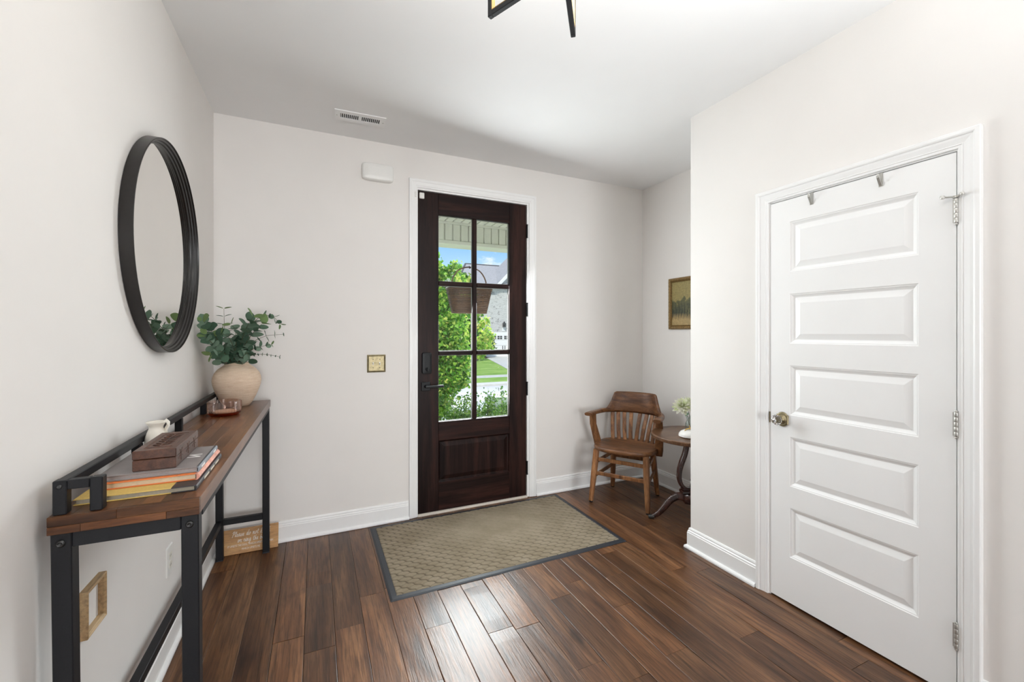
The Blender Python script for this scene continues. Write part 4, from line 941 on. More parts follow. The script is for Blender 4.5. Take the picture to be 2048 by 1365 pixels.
# ------------------------------------------------------------------ wooden sign leaning on the baseboard
sg = thing('wooden_sign', 'small wooden no knocking sign leaning on the baseboard under the console', 'sign', (-0.3715, 3.1035, 0.0012))
sgm = Matrix.Rotation(R(-14.5), 4, 'X') @ ori((0, 0, 0), (1, 0, 0), (0, 0, 1))
sgm = Matrix.Translation((0, 0.0, 0.0)) @ sgm
MB().bbox(-0.150, 0.150, 0, 0.145, -0.016, 0, 0.0015, sgm).build('board', M['sign_wood'], sg)
GL = {  # hand drawn script strokes on a unit x-height, advance last
 'P': ([[(0.15, -0.1), (0.35, 0.9), (0.45, 1.7)], [(0.0, 1.3), (0.3, 1.75), (0.75, 1.75), (0.85, 1.35), (0.6, 0.95), (0.3, 0.85)]], 0.95),
 'l': ([[(0, 0.2), (0.3, 1.0), (0.42, 1.6), (0.3, 1.7), (0.2, 1.2), (0.2, 0.2), (0.35, 0.0), (0.5, 0.2)]], 0.5),
 'e': ([[(0, 0.2), (0.35, 0.5), (0.45, 0.8), (0.3, 0.95), (0.15, 0.7), (0.18, 0.2), (0.38, 0.0), (0.6, 0.2)]], 0.6),
 'a': ([[(0.6, 0.9), (0.3, 0.95), (0.1, 0.5), (0.2, 0.05), (0.42, 0.2), (0.6, 0.9), (0.58, 0.2), (0.7, 0.0), (0.85, 0.2)]], 0.85),
 's': ([[(0, 0.1), (0.35, 0.95), (0.45, 0.4), (0.35, 0.02), (0.12, 0.08)], [(0.35, 0.02), (0.6, 0.2)]], 0.6),
 'd': ([[(0.55, 0.9), (0.3, 0.95), (0.1, 0.5), (0.2, 0.05), (0.42, 0.2), (0.62, 1.0), (0.75, 1.8)], [(0.62, 1.0), (0.58, 0.2), (0.7, 0.0), (0.85, 0.2)]], 0.85),
 'o': ([[(0.5, 0.85), (0.3, 0.95), (0.1, 0.5), (0.25, 0.02), (0.5, 0.3), (0.5, 0.85), (0.75, 0.8)]], 0.75),
 'n': ([[(0, 0.8), (0.15, 0.95), (0.15, 0.0), (0.3, 0.75), (0.48, 0.95), (0.5, 0.2), (0.6, 0.0), (0.75, 0.2)]], 0.78),
 't': ([[(0.25, 1.6), (0.18, 0.3), (0.3, 0.0), (0.5, 0.2)], [(0.0, 1.05), (0.5, 1.12)]], 0.5),
 'k': ([[(0.1, 0.0), (0.25, 1.0), (0.35, 1.7)], [(0.2, 0.4), (0.5, 0.9)], [(0.25, 0.45), (0.5, 0.0), (0.68, 0.2)]], 0.7),
 'c': ([[(0.5, 0.8), (0.35, 0.95), (0.12, 0.5), (0.25, 0.02), (0.6, 0.2)]], 0.6),
 'r': ([[(0, 0.2), (0.18, 0.98), (0.3, 0.82), (0.5, 0.85), (0.45, 0.2), (0.55, 0.0), (0.7, 0.2)]], 0.7),
 'i': ([[(0, 0.2), (0.2, 0.95), (0.18, 0.2), (0.28, 0.0), (0.42, 0.2)], [(0.24, 1.3), (0.27, 1.38)]], 0.42),
 'g': ([[(0.6, 0.9), (0.3, 0.95), (0.1, 0.5), (0.2, 0.05), (0.42, 0.2), (0.6, 0.9), (0.5, -0.6), (0.25, -0.8), (0.1, -0.6), (0.8, 0.2)]], 0.82),
 'h': ([[(0.1, 0.0), (0.25, 1.0), (0.35, 1.7)], [(0.15, 0.2), (0.35, 0.85), (0.52, 0.9), (0.5, 0.2), (0.62, 0.0), (0.78, 0.2)]], 0.78),
 'b': ([[(0.3, 1.7), (0.18, 0.8), (0.15, 0.1), (0.4, 0.0), (0.55, 0.4), (0.4, 0.85), (0.2, 0.5)], [(0.55, 0.5), (0.75, 0.7)]], 0.7),
 ' ': ([], 0.62), '.': ([[(0.05, 0.0), (0.1, 0.06)]], 0.3)}
def script_line(mb, text, xc, y, xh, wline):
    tot = sum(GL[c][1] for c in text); x = xc - tot * xh * 0.92 / 2
    for c in text:
        for st_ in GL[c][0]:
            P = [sgm @ Vector((x + px_ * xh * 0.92 + 0.18 * py_ * xh, y + py_ * xh, 0.0005)) for px_, py_ in st_]
            for a, b in zip(P, P[1:]):
                d_ = (b - a).normalized(); nrm = sgm.to_3x3() @ Vector((0, 0, 1)); s = d_.cross(nrm) * (wline / 2)
                a2, b2 = a - d_ * wline * 0.3, b + d_ * wline * 0.3
                mb.add([a2 + s, a2 - s, b2 - s, b2 + s], [(0, 1, 2, 3)])
        x += GL[c][1] * xh * 0.92
mb = MB(); script_line(mb, 'Please do not knock', 0.0, 0.101, 0.0172, 0.0021); script_line(mb, 'or ring the bell', 0.004, 0.066, 0.0166, 0.0021)
mb.build('script_lettering', M['white_ink'], sg)
def text_mesh(name, body, size, m, parent, mat, extrude=0.0002):
    cu = bpy.data.curves.new(name, 'FONT'); cu.body = body; cu.size = size; cu.align_x = 'CENTER'; cu.extrude = extrude; cu.resolution_u = 2
    tmp = bpy.data.objects.new(name, cu); COL.objects.link(tmp)
    me = bpy.data.meshes.new_from_object(tmp.evaluated_get(bpy.context.evaluated_depsgraph_get()))
    bpy.data.objects.remove(tmp); bpy.data.curves.remove(cu)
    me.name = name; me.materials.clear(); me.materials.append(m); me.transform(mat)
    o = bpy.data.objects.new(name, me); COL.objects.link(o); o.parent = parent; return o
text_mesh('small_lettering', 'IT UPSETS THE DOG, WHICH UPSETS THE BABY,', 0.0132, M['white_ink'], sg, sgm @ Matrix.Translation((0.0, 0.043, 0.0004)) @ Matrix.Diagonal((0.88, 1.25, 1, 1)))
text_mesh('small_lettering', 'WHICH UPSETS ME', 0.0132, M['white_ink'], sg, sgm @ Matrix.Translation((0.0, 0.020, 0.0004)) @ Matrix.Diagonal((0.88, 1.25, 1, 1)))

# ------------------------------------------------------------------ door mat
mt = thing('door_mat', 'tan trellis patterned door mat with a black rubber border', 'mat', (1.100, 2.677, 0), R(0.1))
mw, md_ = 0.7565, 0.4535; bw = 0.037
BRD = [(0, 0.0045), (0.003, 0.0062), (0.026, 0.0050), (0.033, 0.0020), (0.037, 0.0)]
mb = MB(); lv = []
for o_, z in BRD: lv.append([(-mw + bw - o_, -md_ + bw - o_, z), (mw - bw + o_, -md_ + bw - o_, z), (mw - bw + o_, md_ - bw + o_, z), (-mw + bw - o_, md_ - bw + o_, z)])
mb.rings(lv, False, False, False); mb.build('rubber_border', M['black_rubber'], mt)
NX, NY = 380, 220
gx_ = np.linspace(-mw + bw, mw - bw, NX); gy_ = np.linspace(-md_ + bw, md_ - bw, NY)
X, Y = np.meshgrid(gx_, gy_)
p_ = 0.068
U = (X * 0.94 + Y * 1.06) / p_; V = (X * 0.94 - Y * 1.06) / p_
U2 = U / 1.0 + 0.10 * np.sin(2 * np.pi * V * 1.0); V2 = V + 0.10 * np.sin(2 * np.pi * U)
def ridge(q): 
    f = np.abs((q % 1.0) - 0.5); return np.exp(-((0.5 - f) / 0.125) ** 2)
edge = np.minimum.reduce([X - gx_[0], gx_[-1] - X, Y - gy_[0], gy_[-1] - Y])
Zm = 0.0092 - 0.0052 * np.maximum(ridge(U2), 0.75 * ridge(V2)) - 0.0030 * np.exp(-(((U2 % 1) - 0.5) ** 2 + ((V2 % 1) - 0.5) ** 2) / 0.004)
# worn flat in the middle of the walkway
wear = np.exp(-((X - 0.10) / 0.42) ** 2 - ((Y - 0.16) / 0.26) ** 2)
Zm = 0.0072 + (Zm - 0.0072) * (1 - 0.72 * wear) + nrng.normal(0, 0.00012, X.shape)
Zm = np.where(edge < 0.002, 0.0046, Zm)
vv_ = np.stack([X, Y, Zm], -1).reshape(-1, 3)
ii = (np.arange(NY - 1)[:, None] * NX + np.arange(NX - 1)[None, :]).reshape(-1)
ff = np.stack([ii, ii + 1, ii + 1 + NX, ii + NX], -1)
me = bpy.data.meshes.new('mat_carpet'); me.vertices.add(len(vv_)); me.vertices.foreach_set('co', vv_.reshape(-1).astype(np.float32))
me.loops.add(ff.size); me.loops.foreach_set('vertex_index', ff.reshape(-1).astype(np.int32))
me.polygons.add(len(ff)); me.polygons.foreach_set('loop_start', (np.arange(len(ff)) * 4).astype(np.int32)); me.polygons.foreach_set('loop_total', np.full(len(ff), 4, np.int32))
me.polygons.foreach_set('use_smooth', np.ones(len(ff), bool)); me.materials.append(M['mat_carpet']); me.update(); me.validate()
groove_shade = np.clip(np.maximum(ridge(U2), 0.6 * ridge(V2)) * (1 - 0.75 * wear), 0, 1).reshape(-1).astype(np.float32)
at_ = me.attributes.new('groove_shade', 'FLOAT', 'POINT'); at_.data.foreach_set('value', groove_shade)
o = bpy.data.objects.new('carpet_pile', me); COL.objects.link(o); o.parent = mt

# ------------------------------------------------------------------ armchair
chx, chy, cht = 2.3325, 2.795, R(-57.3)
chr_ = thing('wooden_armchair', 'old brown wooden slat back armchair standing in the alcove corner', 'chair', (chx, chy, 0), cht)
SZ = 0.452
# saddle seat: grid of rings with a dished top
def seat_outline(s, n=48):
    ring = []
    for k in range(n):
        a = 2 * math.pi * k / n; ca, sa = math.cos(a), math.sin(a)
        x = math.copysign(abs(ca) ** 0.62, ca) * 0.250; y = math.copysign(abs(sa) ** 0.62, sa) * 0.222
        if sa < 0: y -= 0.012 * (1 - (x / 0.25) ** 2) * abs(sa)
        if sa > 0: x *= 1 - 0.10 * sa
        ring.append((x * s, y * s))
    return ring
lv = []
for s, z in ((0.955, SZ - 0.034), (0.99, SZ - 0.030), (1.0, SZ - 0.016), (0.99, SZ - 0.003), (0.965, SZ)):
    lv.append([(x, y, z) for x, y in seat_outline(s)])
for s in (0.85, 0.65, 0.42, 0.2, 0.05):
    dish = 0.011 * (1 - s ** 2)
    lv.append([(x, y, SZ - dish * (1.0 if y > -0.12 else 0.7) + 0.008 * max(0, 1 - abs(x) / 0.04) * max(0, -y / 0.2)) for x, y in seat_outline(s)])
MB().rings(lv, True, True, True).build('seat', M['crest_wood'], chr_)
fx, fy, bx_, by_ = 0.228, -0.205, 0.195, 0.212
legs = {}
for nm, (x0, y0, x1, y1) in (('fl', (-0.200, -0.165, -fx, fy - 0.01)), ('fr', (0.200, -0.165, fx, fy - 0.01)), ('bl', (-0.165, 0.150, -bx_, by_)), ('br', (0.165, 0.150, bx_, by_))):
    legs[nm] = ((x0, y0, SZ - 0.030), (x1, y1, 0.012))
    lg = MB().sweep([(x0, y0, SZ - 0.030), (x0 * 0.6 + x1 * 0.4, y0 * 0.6 + y1 * 0.4, SZ * 0.55), (x1, y1, 0.012)], [(0.022, 0.022), (0.0225, 0.0225), (0.0165, 0.0165)], (0, 1, 0), 12, 4.5).build('leg', M['chair_wood'], chr_)
    MB().lathe([(0.013, 0), (0.0145, 0.003), (0.0145, 0.011), (0.012, 0.013)], 14, (x1, y1, 0)).build('leg_glide', M['black_hardware'], lg)
def on_leg(nm, z):
    a, b = Vector(legs[nm][0]), Vector(legs[nm][1]); f = (a.z - z) / (a.z - b.z); return a.lerp(b, f)
def stretch(a, za, b, zb):
    mb = MB(); bar(mb, on_leg(a, za), on_leg(b, zb), 0.014, 0.030, b=0.003); mb.build('stretcher', M['chair_wood'], chr_)
stretch('fl', 0.345, 'fr', 0.345); stretch('fl', 0.235, 'fr', 0.235); stretch('bl', 0.300, 'br', 0.300)
for s in ('l', 'r'): stretch('f' + s, 0.315, 'b' + s, 0.330); stretch('f' + s, 0.205, 'b' + s, 0.215)
# arms and crest on one bent line
def bow(a):        # a = 0 at the back centre, +-90 beside the seat
    s, c = math.sin(R(a)), math.cos(R(a)); return Vector((0.265 * math.copysign(abs(s) ** 0.85, s), 0.055 + 0.205 * c, 0))
ZA = 0.690
for sg_ in (-1, 1):
    pts = [bow(sg_ * a) + Vector((0, 0, ZA)) for a in (46, 58, 70, 82, 90)] + [Vector((sg_ * 0.272, -0.03, ZA + 0.004)), Vector((sg_ * 0.278, -0.11, ZA + 0.008)), Vector((sg_ * 0.280, -0.155, ZA + 0.006))]
    sz_ = [(0.020, 0.019)] * 4 + [(0.022, 0.0175), (0.027, 0.0165), (0.034, 0.0165), (0.030, 0.014)]
    bend(MB().sweep(pts, sz_, (0, 0, 1), 12, 3.2).build('arm', M['crest_wood'], chr_))
    pst = [Vector((sg_ * 0.272, -0.066, ZA - 0.004)), Vector((sg_ * 0.275, -0.050, 0.60)), Vector((sg_ * 0.264, -0.020, 0.51)), Vector((sg_ * 0.256, 0.005, SZ - 0.012)), Vector((sg_ * 0.256, 0.010, SZ - 0.060))]
    MB().sweep(pst, [(0.028, 0.012), (0.028, 0.0115), (0.031, 0.0115), (0.032, 0.0115), (0.025, 0.011)], (0, 1, 0), 12, 4.5).build('arm_post', M['chair_wood'], chr_)
# crest: tall bent board, top edge lower towards the ends, leaning back
NA, rings = 25, []
for i in range(NA):
    a = -62 + 124 * i / (NA - 1); b = abs(a)
    top = 0.160 if b < 46 else 0.160 * (0.10 + 0.90 * (1 - (b - 46) / 16) ** 1.9)
    p = bow(a); nrm = Vector((p.x * 0.65, (p.y - 0.055) * 1.1, 0)).normalized(); ring = []
    for f, t_ in ((0, -0.015), (0.12, -0.018), (0.5, -0.012), (0.9, -0.009), (1.0, -0.004), (1.0, 0.004), (0.9, 0.009), (0.5, 0.012), (0.12, 0.018), (0, 0.015)):
        z = -0.018 + (0.018 + top) * f
        lean = 0.045 * max(0, z / 0.155) ** 1.0; inn = 1.0 - 0.10 * max(0, z / 0.155) ** 0.9
        q = Vector((p.x * inn, p.y, 0)) + nrm * (t_) + Vector((0, lean * 0.55, ZA + z)); ring.append(tuple(q))
    rings.append(ring)
MB().rings(rings, True, True, True).build('crest_rail', M['crest_wood'], chr_)
for i in range(8):
    f = (i - 3.5) / 3.5
    a = f * 43; p = bow(a); q = Vector((0.168 * f, 0.178 - 0.035 * f * f, SZ - 0.006))
    nrm = Vector((p.x * 0.5, 0.25, 0)).normalized()
    pts = [q, q.lerp(Vector((p.x, p.y, ZA)), 0.4) + Vector((0, -0.010, 0)), Vector((p.x, p.y - 0.002, ZA - 0.008))]
    mb = MB(); pp = spline(pts, 6)
    mb.sweep(pp, [(0.0165, 0.0055)] * 7, tuple(nrm), 8, 4.5); mb.build('slat', M['chair_wood'], chr_)

# ------------------------------------------------------------------ round pedestal table
rt_ = thing('round_side_table', 'round dark wood pedestal side table half hidden by the closet corner', 'side table', (2.5075, 2.280, 0), R(0))
TZ = 0.629
MB().lathe([(0.270, TZ - 0.030), (0.284, TZ - 0.028), (0.290, TZ - 0.020), (0.288, TZ - 0.010), (0.2915, TZ - 0.004), (0.289, TZ), (0.276, TZ + 0.0003), (0.272, TZ - 0.0015), (0.02, TZ - 0.0015)], 72).build('round_top', M['table_top_wood'], rt_)
mb = MB()
for k in range(150):
    a = 2 * math.pi * k / 150; bar(mb, (0.2895 * math.cos(a), 0.2895 * math.sin(a), TZ - 0.024), (0.2900 * math.cos(a), 0.2900 * math.sin(a), TZ - 0.010), 0.0055, 0.002, (math.cos(a), math.sin(a), 0), 0.0008)
rim_ = mb.build('carved_edge', M['table_top_wood'], rt_); rim_['kind'] = 'stuff'
MB().bbox(-0.085, 0.085, -0.085, 0.085, TZ - 0.050, TZ - 0.030, 0.004).build('top_block', M['mahogany'], rt_)
vd = Vector((0.9083, -0.4183, 0))                # lyre stands across the view
for s in (-1, 1):
    pts = [(0.098, 0.566), (0.090, 0.588), (0.066, 0.592), (0.050, 0.572), (0.046, 0.535), (0.058, 0.480), (0.080, 0.420), (0.096, 0.360), (0.098, 0.305), (0.082, 0.258), (0.052, 0.232), (0.022, 0.226)]
    P = [vd * (s * q.x) + Vector((0, 0, q.y)) for q in spline([(a, b, 0) for a, b in pts], 40)]
    sw_ = [(0.024, 0.010 + 0.007 * math.sin(math.pi * i / 40)) for i in range(41)]
    ly = MB()
    ly.sweep(P, [(h2, w2) for w2, h2 in sw_], tuple(vd.cross(Vector((0, 0, 1)))), 12, 3.2)
    ly.build('lyre_arm', M['mahogany'], rt_)
    sm_ = ori(tuple(vd * (s * 0.088) + Vector((0, 0, 0.566))), tuple(vd), (0, 0, 1))
    MB().lathe([(0.004, -0.029), (0.017, -0.028), (0.020, -0.022), (0.020, 0.022), (0.017, 0.028), (0.004, 0.029)], 20, mat=sm_).build('lyre_scroll', M['mahogany'], rt_)
MB().bbox(-0.088, 0.088, -0.030, 0.030, 0.196, 0.222, 0.005, Matrix.Rotation(math.atan2(vd.y, vd.x), 4, 'Z')).bbox(-0.080, 0.080, -0.026, 0.026, 0.222, 0.236, 0.004, Matrix.Rotation(math.atan2(vd.y, vd.x), 4, 'Z')).build('lyre_base', M['mahogany'], rt_)
MB().lathe([(0.010, 0.232), (0.020, 0.245), (0.016, 0.262), (0.008, 0.275), (0.018, 0.292), (0.006, 0.312)], 16).build('finial', M['mahogany'], rt_)
MB().lathe([(0.030, 0.125), (0.075, 0.130), (0.078, 0.185), (0.070, 0.196)], 6).build('leg_block', M['mahogany'], rt_)
for k in range(3):
    a = R(151.5 + 120 * k); dv = Vector((math.cos(a), math.sin(a), 0))
    pts = [(0.055, 0.165), (0.105, 0.172), (0.160, 0.140), (0.205, 0.085), (0.250, 0.040), (0.292, 0.020)]
    P = [dv * q.x + Vector((0, 0, q.y)) for q in spline([(u, z, 0) for u, z in pts], 20)]
    lg = MB().sweep(P, [(0.014, 0.030 - 0.015 * i / 20) for i in range(21)], (0, 0, 1), 12, 3.5).build('leg', M['mahogany'], rt_)
    MB().sweep([dv * 0.280 + Vector((0, 0, 0.018)), dv * 0.300 + Vector((0, 0, 0.019)), dv * 0.318 + Vector((0, 0, 0.016))], [(0.0165, 0.0165), (0.0175, 0.0165), (0.011, 0.011)], (0, 0, 1), 12, 2.6).build('brass_toe', M['dark_bolt'], lg)

# ------------------------------------------------------------------ posy and white dish on the round table
gv = thing('glass_vase', 'small clear glass vase on the round side table', 'vase', (2.553, 2.347, TZ))
MB().lathe([(0.026, 0.0005), (0.029, 0.004), (0.034, 0.030), (0.033, 0.060), (0.024, 0.082), (0.023, 0.092), (0.029, 0.112), (0.0275, 0.112), (0.0215, 0.093), (0.0225, 0.081), (0.031, 0.060), (0.032, 0.030), (0.026, 0.008)], 28).build('vase_glass', M['clear_glass'], gv)
def bloom(label, loc, head, rad, np_, m=None, tilt=(0, 0)):
    fl = thing('cut_flower', label, 'flower', loc, 0, 'flowers in the glass vase')
    hd = Vector(head)
    MB().sweep([Vector((0, 0, 0.0)), Vector((hd.x * 0.2, hd.y * 0.2, hd.z * 0.5)), hd], (0.002, 0.002), (0.3, 0.2, 1), 6).build('flower_stem', M['euc_stem'], fl)
    MB().lathe([(0.002, -0.006), (rad * 0.32, 0.0), (rad * 0.28, rad * 0.3), (0.002, rad * 0.42)], 12, tuple(hd)).build('flower_heart', M['bud'], fl)
    ax = Vector(tilt + (1,)).normalized(); q = Vector((0, 0, 1)).rotation_difference(ax).to_matrix()
    for k in range(np_):
        a = k * 2.39996; f = k / np_; el = R(80 - 100 * f); L = rad * (0.62 + 0.5 * f)
        yd = q @ Vector((math.cos(a) * math.cos(el), math.sin(a) * math.cos(el), math.sin(el))); zd = q @ Vector((-math.cos(a) * math.sin(el), -math.sin(a) * math.sin(el), math.cos(el))); xd = yd.cross(zd)
        mt_ = Matrix((xd, yd, zd)).transposed().to_4x4(); mt_.translation = hd + yd * rad * 0.18
        o = bpy.data.objects.new('petal', PETAL); COL.objects.link(o); o.parent = fl; o.matrix_local = mt_ @ Matrix.Diagonal((L * 0.30, L * 0.5, L * 0.5, 1))
    return fl
PETAL = leaf_mesh('petal', M['petal'], 0.7, 0.35, 5)
vb = (2.553, 2.347, TZ + 0.012)
bloom('large pale dahlia facing left in the glass vase', vb, (-0.092, -0.012, 0.186), 0.060, 66, None, (-0.8, -0.7))
bloom('second pale dahlia behind the left one in the glass vase', vb, (-0.028, -0.006, 0.206), 0.052, 50, None, (0.3, -0.5))
fo = thing('bouquet_greenery', 'sprig of grey green leaves and yellow buds in the glass vase', 'foliage', vb, 0)
MB().sweep([(0, 0, 0), (0.006, -0.01, 0.08), (0.0, -0.03, 0.150)], (0.002, 0.002), n=6).build('sprig_stem', M['euc_stem'], fo)
FL = leaf_mesh('leaf', M['flower_leaf'], 0.8, -0.2)
for (x, y, z, ya, el, s) in ((0.0, -0.03, 0.130, 250, -35, 0.022), (0.02, -0.035, 0.125, 290, -20, 0.024), (-0.03, -0.01, 0.135, 190, -40, 0.018), (0.03, 0.0, 0.160, 320, 30, 0.020), (0.035, -0.02, 0.185, 330, 60, 0.018), (-0.01, -0.03, 0.120, 230, -60, 0.018)):
    yd = Vector((math.cos(R(ya)) * math.cos(R(el)), math.sin(R(ya)) * math.cos(R(el)), math.sin(R(el)))); sd = yd.cross(Vector((0, 0, 1))).normalized(); zd = sd.cross(yd)
    mt_ = Matrix((sd, yd, zd)).transposed().to_4x4(); mt_.translation = Vector((x, y, z))
    o = bpy.data.objects.new('leaf', FL); COL.objects.link(o); o.parent = fo; o.matrix_local = mt_ @ Matrix.Diagonal((s, s, s, 1))
for i in range(14):
    a = i * 2.4; r_ = 0.006 + 0.016 * math.sqrt(i / 14)
    MB().lathe([(0.0005, -0.005), (0.0045, -0.002), (0.0045, 0.002), (0.0005, 0.005)], 8, (-0.008 + r_ * math.cos(a), -0.042 + 0.3 * r_ * math.sin(a), 0.168 + r_ * math.sin(a))).build('bud', M['bud'], fo)
wd = thing('white_lidded_dish', 'white ceramic dome with a gold branch handle on the round table', 'dish', (2.433, 2.237, TZ))
MB().lathe([(0.068, 0.0003), (0.075, 0.003), (0.076, 0.006), (0.074, 0.008)], 40).build('dish_base', M['ceramic_white'], wd)
MB().lathe([(0.0745, 0.0082), (0.0755, 0.012), (0.071, 0.024), (0.060, 0.036), (0.043, 0.044), (0.020, 0.048), (0.002, 0.049)], 40).build('dome_lid', M['ceramic_white'], wd)
mb = MB().sweep([(-0.044, 0.006, 0.043), (-0.026, 0.004, 0.055), (0.0, -0.004, 0.058), (0.026, 0.002, 0.060), (0.046, 0.006, 0.068)], [(0.003, 0.003), (0.005, 0.0045), (0.0055, 0.005), (0.0045, 0.0045), (0.002, 0.002)], (0, 0, 1), 8)
mb.sweep([(0.0, -0.002, 0.0575), (0.012, 0.014, 0.066), (0.020, 0.022, 0.074)], [(0.004, 0.004), (0.003, 0.003), (0.0015, 0.0015)], (0, 0, 1), 8).sweep([(0.010, -0.003, 0.048), (0.004, -0.004, 0.058)], (0.004, 0.004), n=8)
mb.build('gold_handle', M['gold'], wd)
# ================================================================== BASKET ON THE DOOR (street side)
bk_ = thing('wicker_basket', 'brown wicker basket with a hoop handle hanging outside on the door glass', 'basket', (1.142, YD1 + 0.080, 1.532))
def brect(w, d, z, n=64, amp=0.0, ph=0, rad=0.55):
    ring = []
    for k in range(n):
        a = 2 * math.pi * k / n; ca, sa = math.cos(a), math.sin(a)
        q = amp * (1 if (k + ph) % 2 else -1)
        ring.append((math.copysign(abs(ca) ** rad, ca) * (w + q), math.copysign(abs(sa) ** rad, sa) * (d + q), z))
    return ring
NR = 13
for r_i in range(NR):
    f = (r_i + 0.5) / NR; w = 0.142 + 0.044 * f; d = 0.050 + 0.020 * f; z = 0.190 * f
    hh = 0.190 / NR * (0.46 if r_i not in (9, 10) else 0.36)
    lv = []
    for (o_, zz_) in ((0.0016, -hh), (0.0022, 0), (0.0016, hh), (-0.0016, hh), (-0.0016, -hh)):
        rg = brect(w + o_, d + o_, z + zz_, 64, 0.0022, r_i); lv.append(rg)
    lv.append(lv[0])
    MB().rings(lv, False, False, True).build('weaver', M['wicker'], bk_)
NS = 32; b0, b1_r = brect(0.141, 0.049, 0.002, NS), brect(0.187, 0.071, 0.192, NS)
for k in range(NS):
    mb = MB(); c0 = Vector(b0[k]); c1 = Vector(b1_r[k]); n_ = Vector((c0.x * 0.3, c0.y, 0)).normalized()
    bar(mb, c0, c1, 0.009, 0.002, tuple(n_), 0.0006); mb.build('stake', M['wicker'], bk_)
MB().rings([brect(0.186, 0.070, 0.190), brect(0.194, 0.078, 0.193), brect(0.195, 0.079, 0.202), brect(0.188, 0.072, 0.207), brect(0.182, 0.066, 0.202), brect(0.182, 0.066, 0.193), brect(0.186, 0.070, 0.190)], False, False, True).build('rim', M['wicker'], bk_)
MB().rings([brect(0.144, 0.052, 0.0), brect(0.144, 0.052, 0.006)], True, True, True).build('basket_base', M['wicker'], bk_)
hp = [(-0.150, 0, 0.20), (-0.152, 0, 0.235), (-0.132, 0, 0.300), (-0.085, 0, 0.355), (0, 0, 0.380), (0.085, 0, 0.355), (0.132, 0, 0.300), (0.152, 0, 0.235), (0.150, 0, 0.20)]
hp = spline(hp, 36)
MB().sweep(hp, (0.0055, 0.003), (0, 1, 0), 8, 3).build('hoop_handle', M['wicker'], bk_)
hkb = thing('basket_hook', 'black hook on the outside of the door holding the basket handle', 'hook', (1.146, YD1 - 0.004, 1.905))
mb = MB(); bar(mb, (0, 0.001, 0.06), (0, 0.001, -0.02), 0.014, 0.002); bar(mb, (0, 0, -0.002), (0, 0.088, -0.002), 0.010, 0.004); bar(mb, (0, 0.088, -0.004), (0, 0.092, 0.018), 0.010, 0.004); mb.build('hook_bar', M['black_hardware'], hkb)

# ================================================================== PORCH
GZ = -0.6
o = MB().box(-3.0, 5.5, YB + 0.16, 5.3, -0.30, -0.10).build('porch_floor', M['concrete']); tag(o, 'concrete porch floor outside the front door', None, None, 'structure')
pc = structure('porch_ceiling', 'pale grooved board porch ceiling'); pc.location = (0, 0, 2.722)
MB().box(-3.0, 5.5, YB + 0.16, 5.2, 0.014, 0.06).build('ceiling_backing', M['siding'], pc)
pbm = structure('porch_beam', 'pale boarded porch beam across the view'); pbm.location = (0, 4.98, 0)
MB().box(-3.0, 5.5, 0.012, 0.22, 2.470, 2.722).build('beam_core', M['siding'], pbm)
MB().bbox(-3.0, 5.5, -0.012, 0.235, 2.446, 2.492, 0.004).build('beam_bottom_trim', M['siding'], pbm)
MB().bbox(-3.0, 5.5, -0.010, 0.012, 2.690, 2.722, 0.003).build('beam_top_trim', M['siding'], pbm)
bd = None; cb_ = None
for i in range(46):
    x = -0.20 + i * 0.1005
    if bd is None:
        bd = MB().bbox(0, 0.0885, -0.004, 0.014, 2.492, 2.690, 0.004).build('board', M['siding'], pbm, (x, 0, 0))
        cb_ = MB().bbox(0, 0.089, YB + 0.16, 4.99, -0.004, 0.016, 0.005).build('board', M['siding'], pc, (x, 0, 0))
    else:
        copy_part(bd, pbm, (x, 0, 0)); copy_part(cb_, pc, (x, 0, 0))
o = MB().box(-3.0, XL - 0.12, YB, YB + 0.16, -0.6, 2.8).box(XR + 0.12, 6.0, YB, YB + 0.16, -0.6, 2.8).build('wall_exterior', M['siding']); tag(o, 'outer face of the house beside the porch', None, None, 'structure')
o = MB().box(-3.2, 5.7, YB + 0.17, 5.5, 2.79, 2.88).build('roof', M['shingle']); tag(o, 'porch roof above the front door', None, None, 'structure')

# ================================================================== STREET SIDE GROUND
def ground(name, label, poly, z, m, th=0.12):
    o = MB().prism(poly, z - th, z, 'Z').build(name, m); tag(o, label, None, None, 'structure'); return o
ground('lawn', 'near lawn between the porch and the street', [(-14, 3.4), (34, 3.4), (34, 8.6), (-14, 8.6)], GZ - 0.01, M['lawn'])
ground('path', 'pale concrete front walk to the street', [(1.2, 5.3), (2.45, 5.3), (3.0, 8.6), (1.9, 8.6)], GZ + 0.0, M['concrete'])
ground('street', 'pale asphalt street in sunlight', [(-40, 8.6), (60, 8.6), (60, 14.9), (-40, 14.9)], GZ - 0.02, M['asphalt'])
kb = ground('kerb', 'pale concrete kerb along the far side of the street', [(-40, 14.9), (60, 14.9), (60, 15.5), (-40, 15.5)], GZ + 0.05, M['concrete'], 0.2)
ground('verge_lawn', 'strip of grass between kerb and sidewalk', [(-40, 15.5), (60, 15.5), (60, 17.1), (-40, 17.1)], GZ + 0.05, M['lawn'])
ground('sidewalk', 'concrete sidewalk across the street', [(-40, 17.1), (60, 17.1), (60, 18.1), (-40, 18.1)], GZ + 0.05, M['concrete'])
ground('front_lawn', 'mown lawn in front of the house opposite', [(-40, 18.1), (60, 18.1), (60, 60), (-40, 60)], GZ + 0.03, M['lawn'])
ground('driveway', 'pale concrete driveway up to the garage', [(12.55, 32.7), (19.0, 32.7), (16.5, 18.1), (8.6, 18.1)], GZ + 0.055, M['concrete'])
ground('planting_bed', 'brown mulch bed beside the driveway', [(8.5, 32.7), (12.6, 32.7), (12.35, 31.0), (11.2, 30.2), (8.5, 30.6)], GZ + 0.06, M['mulch'])

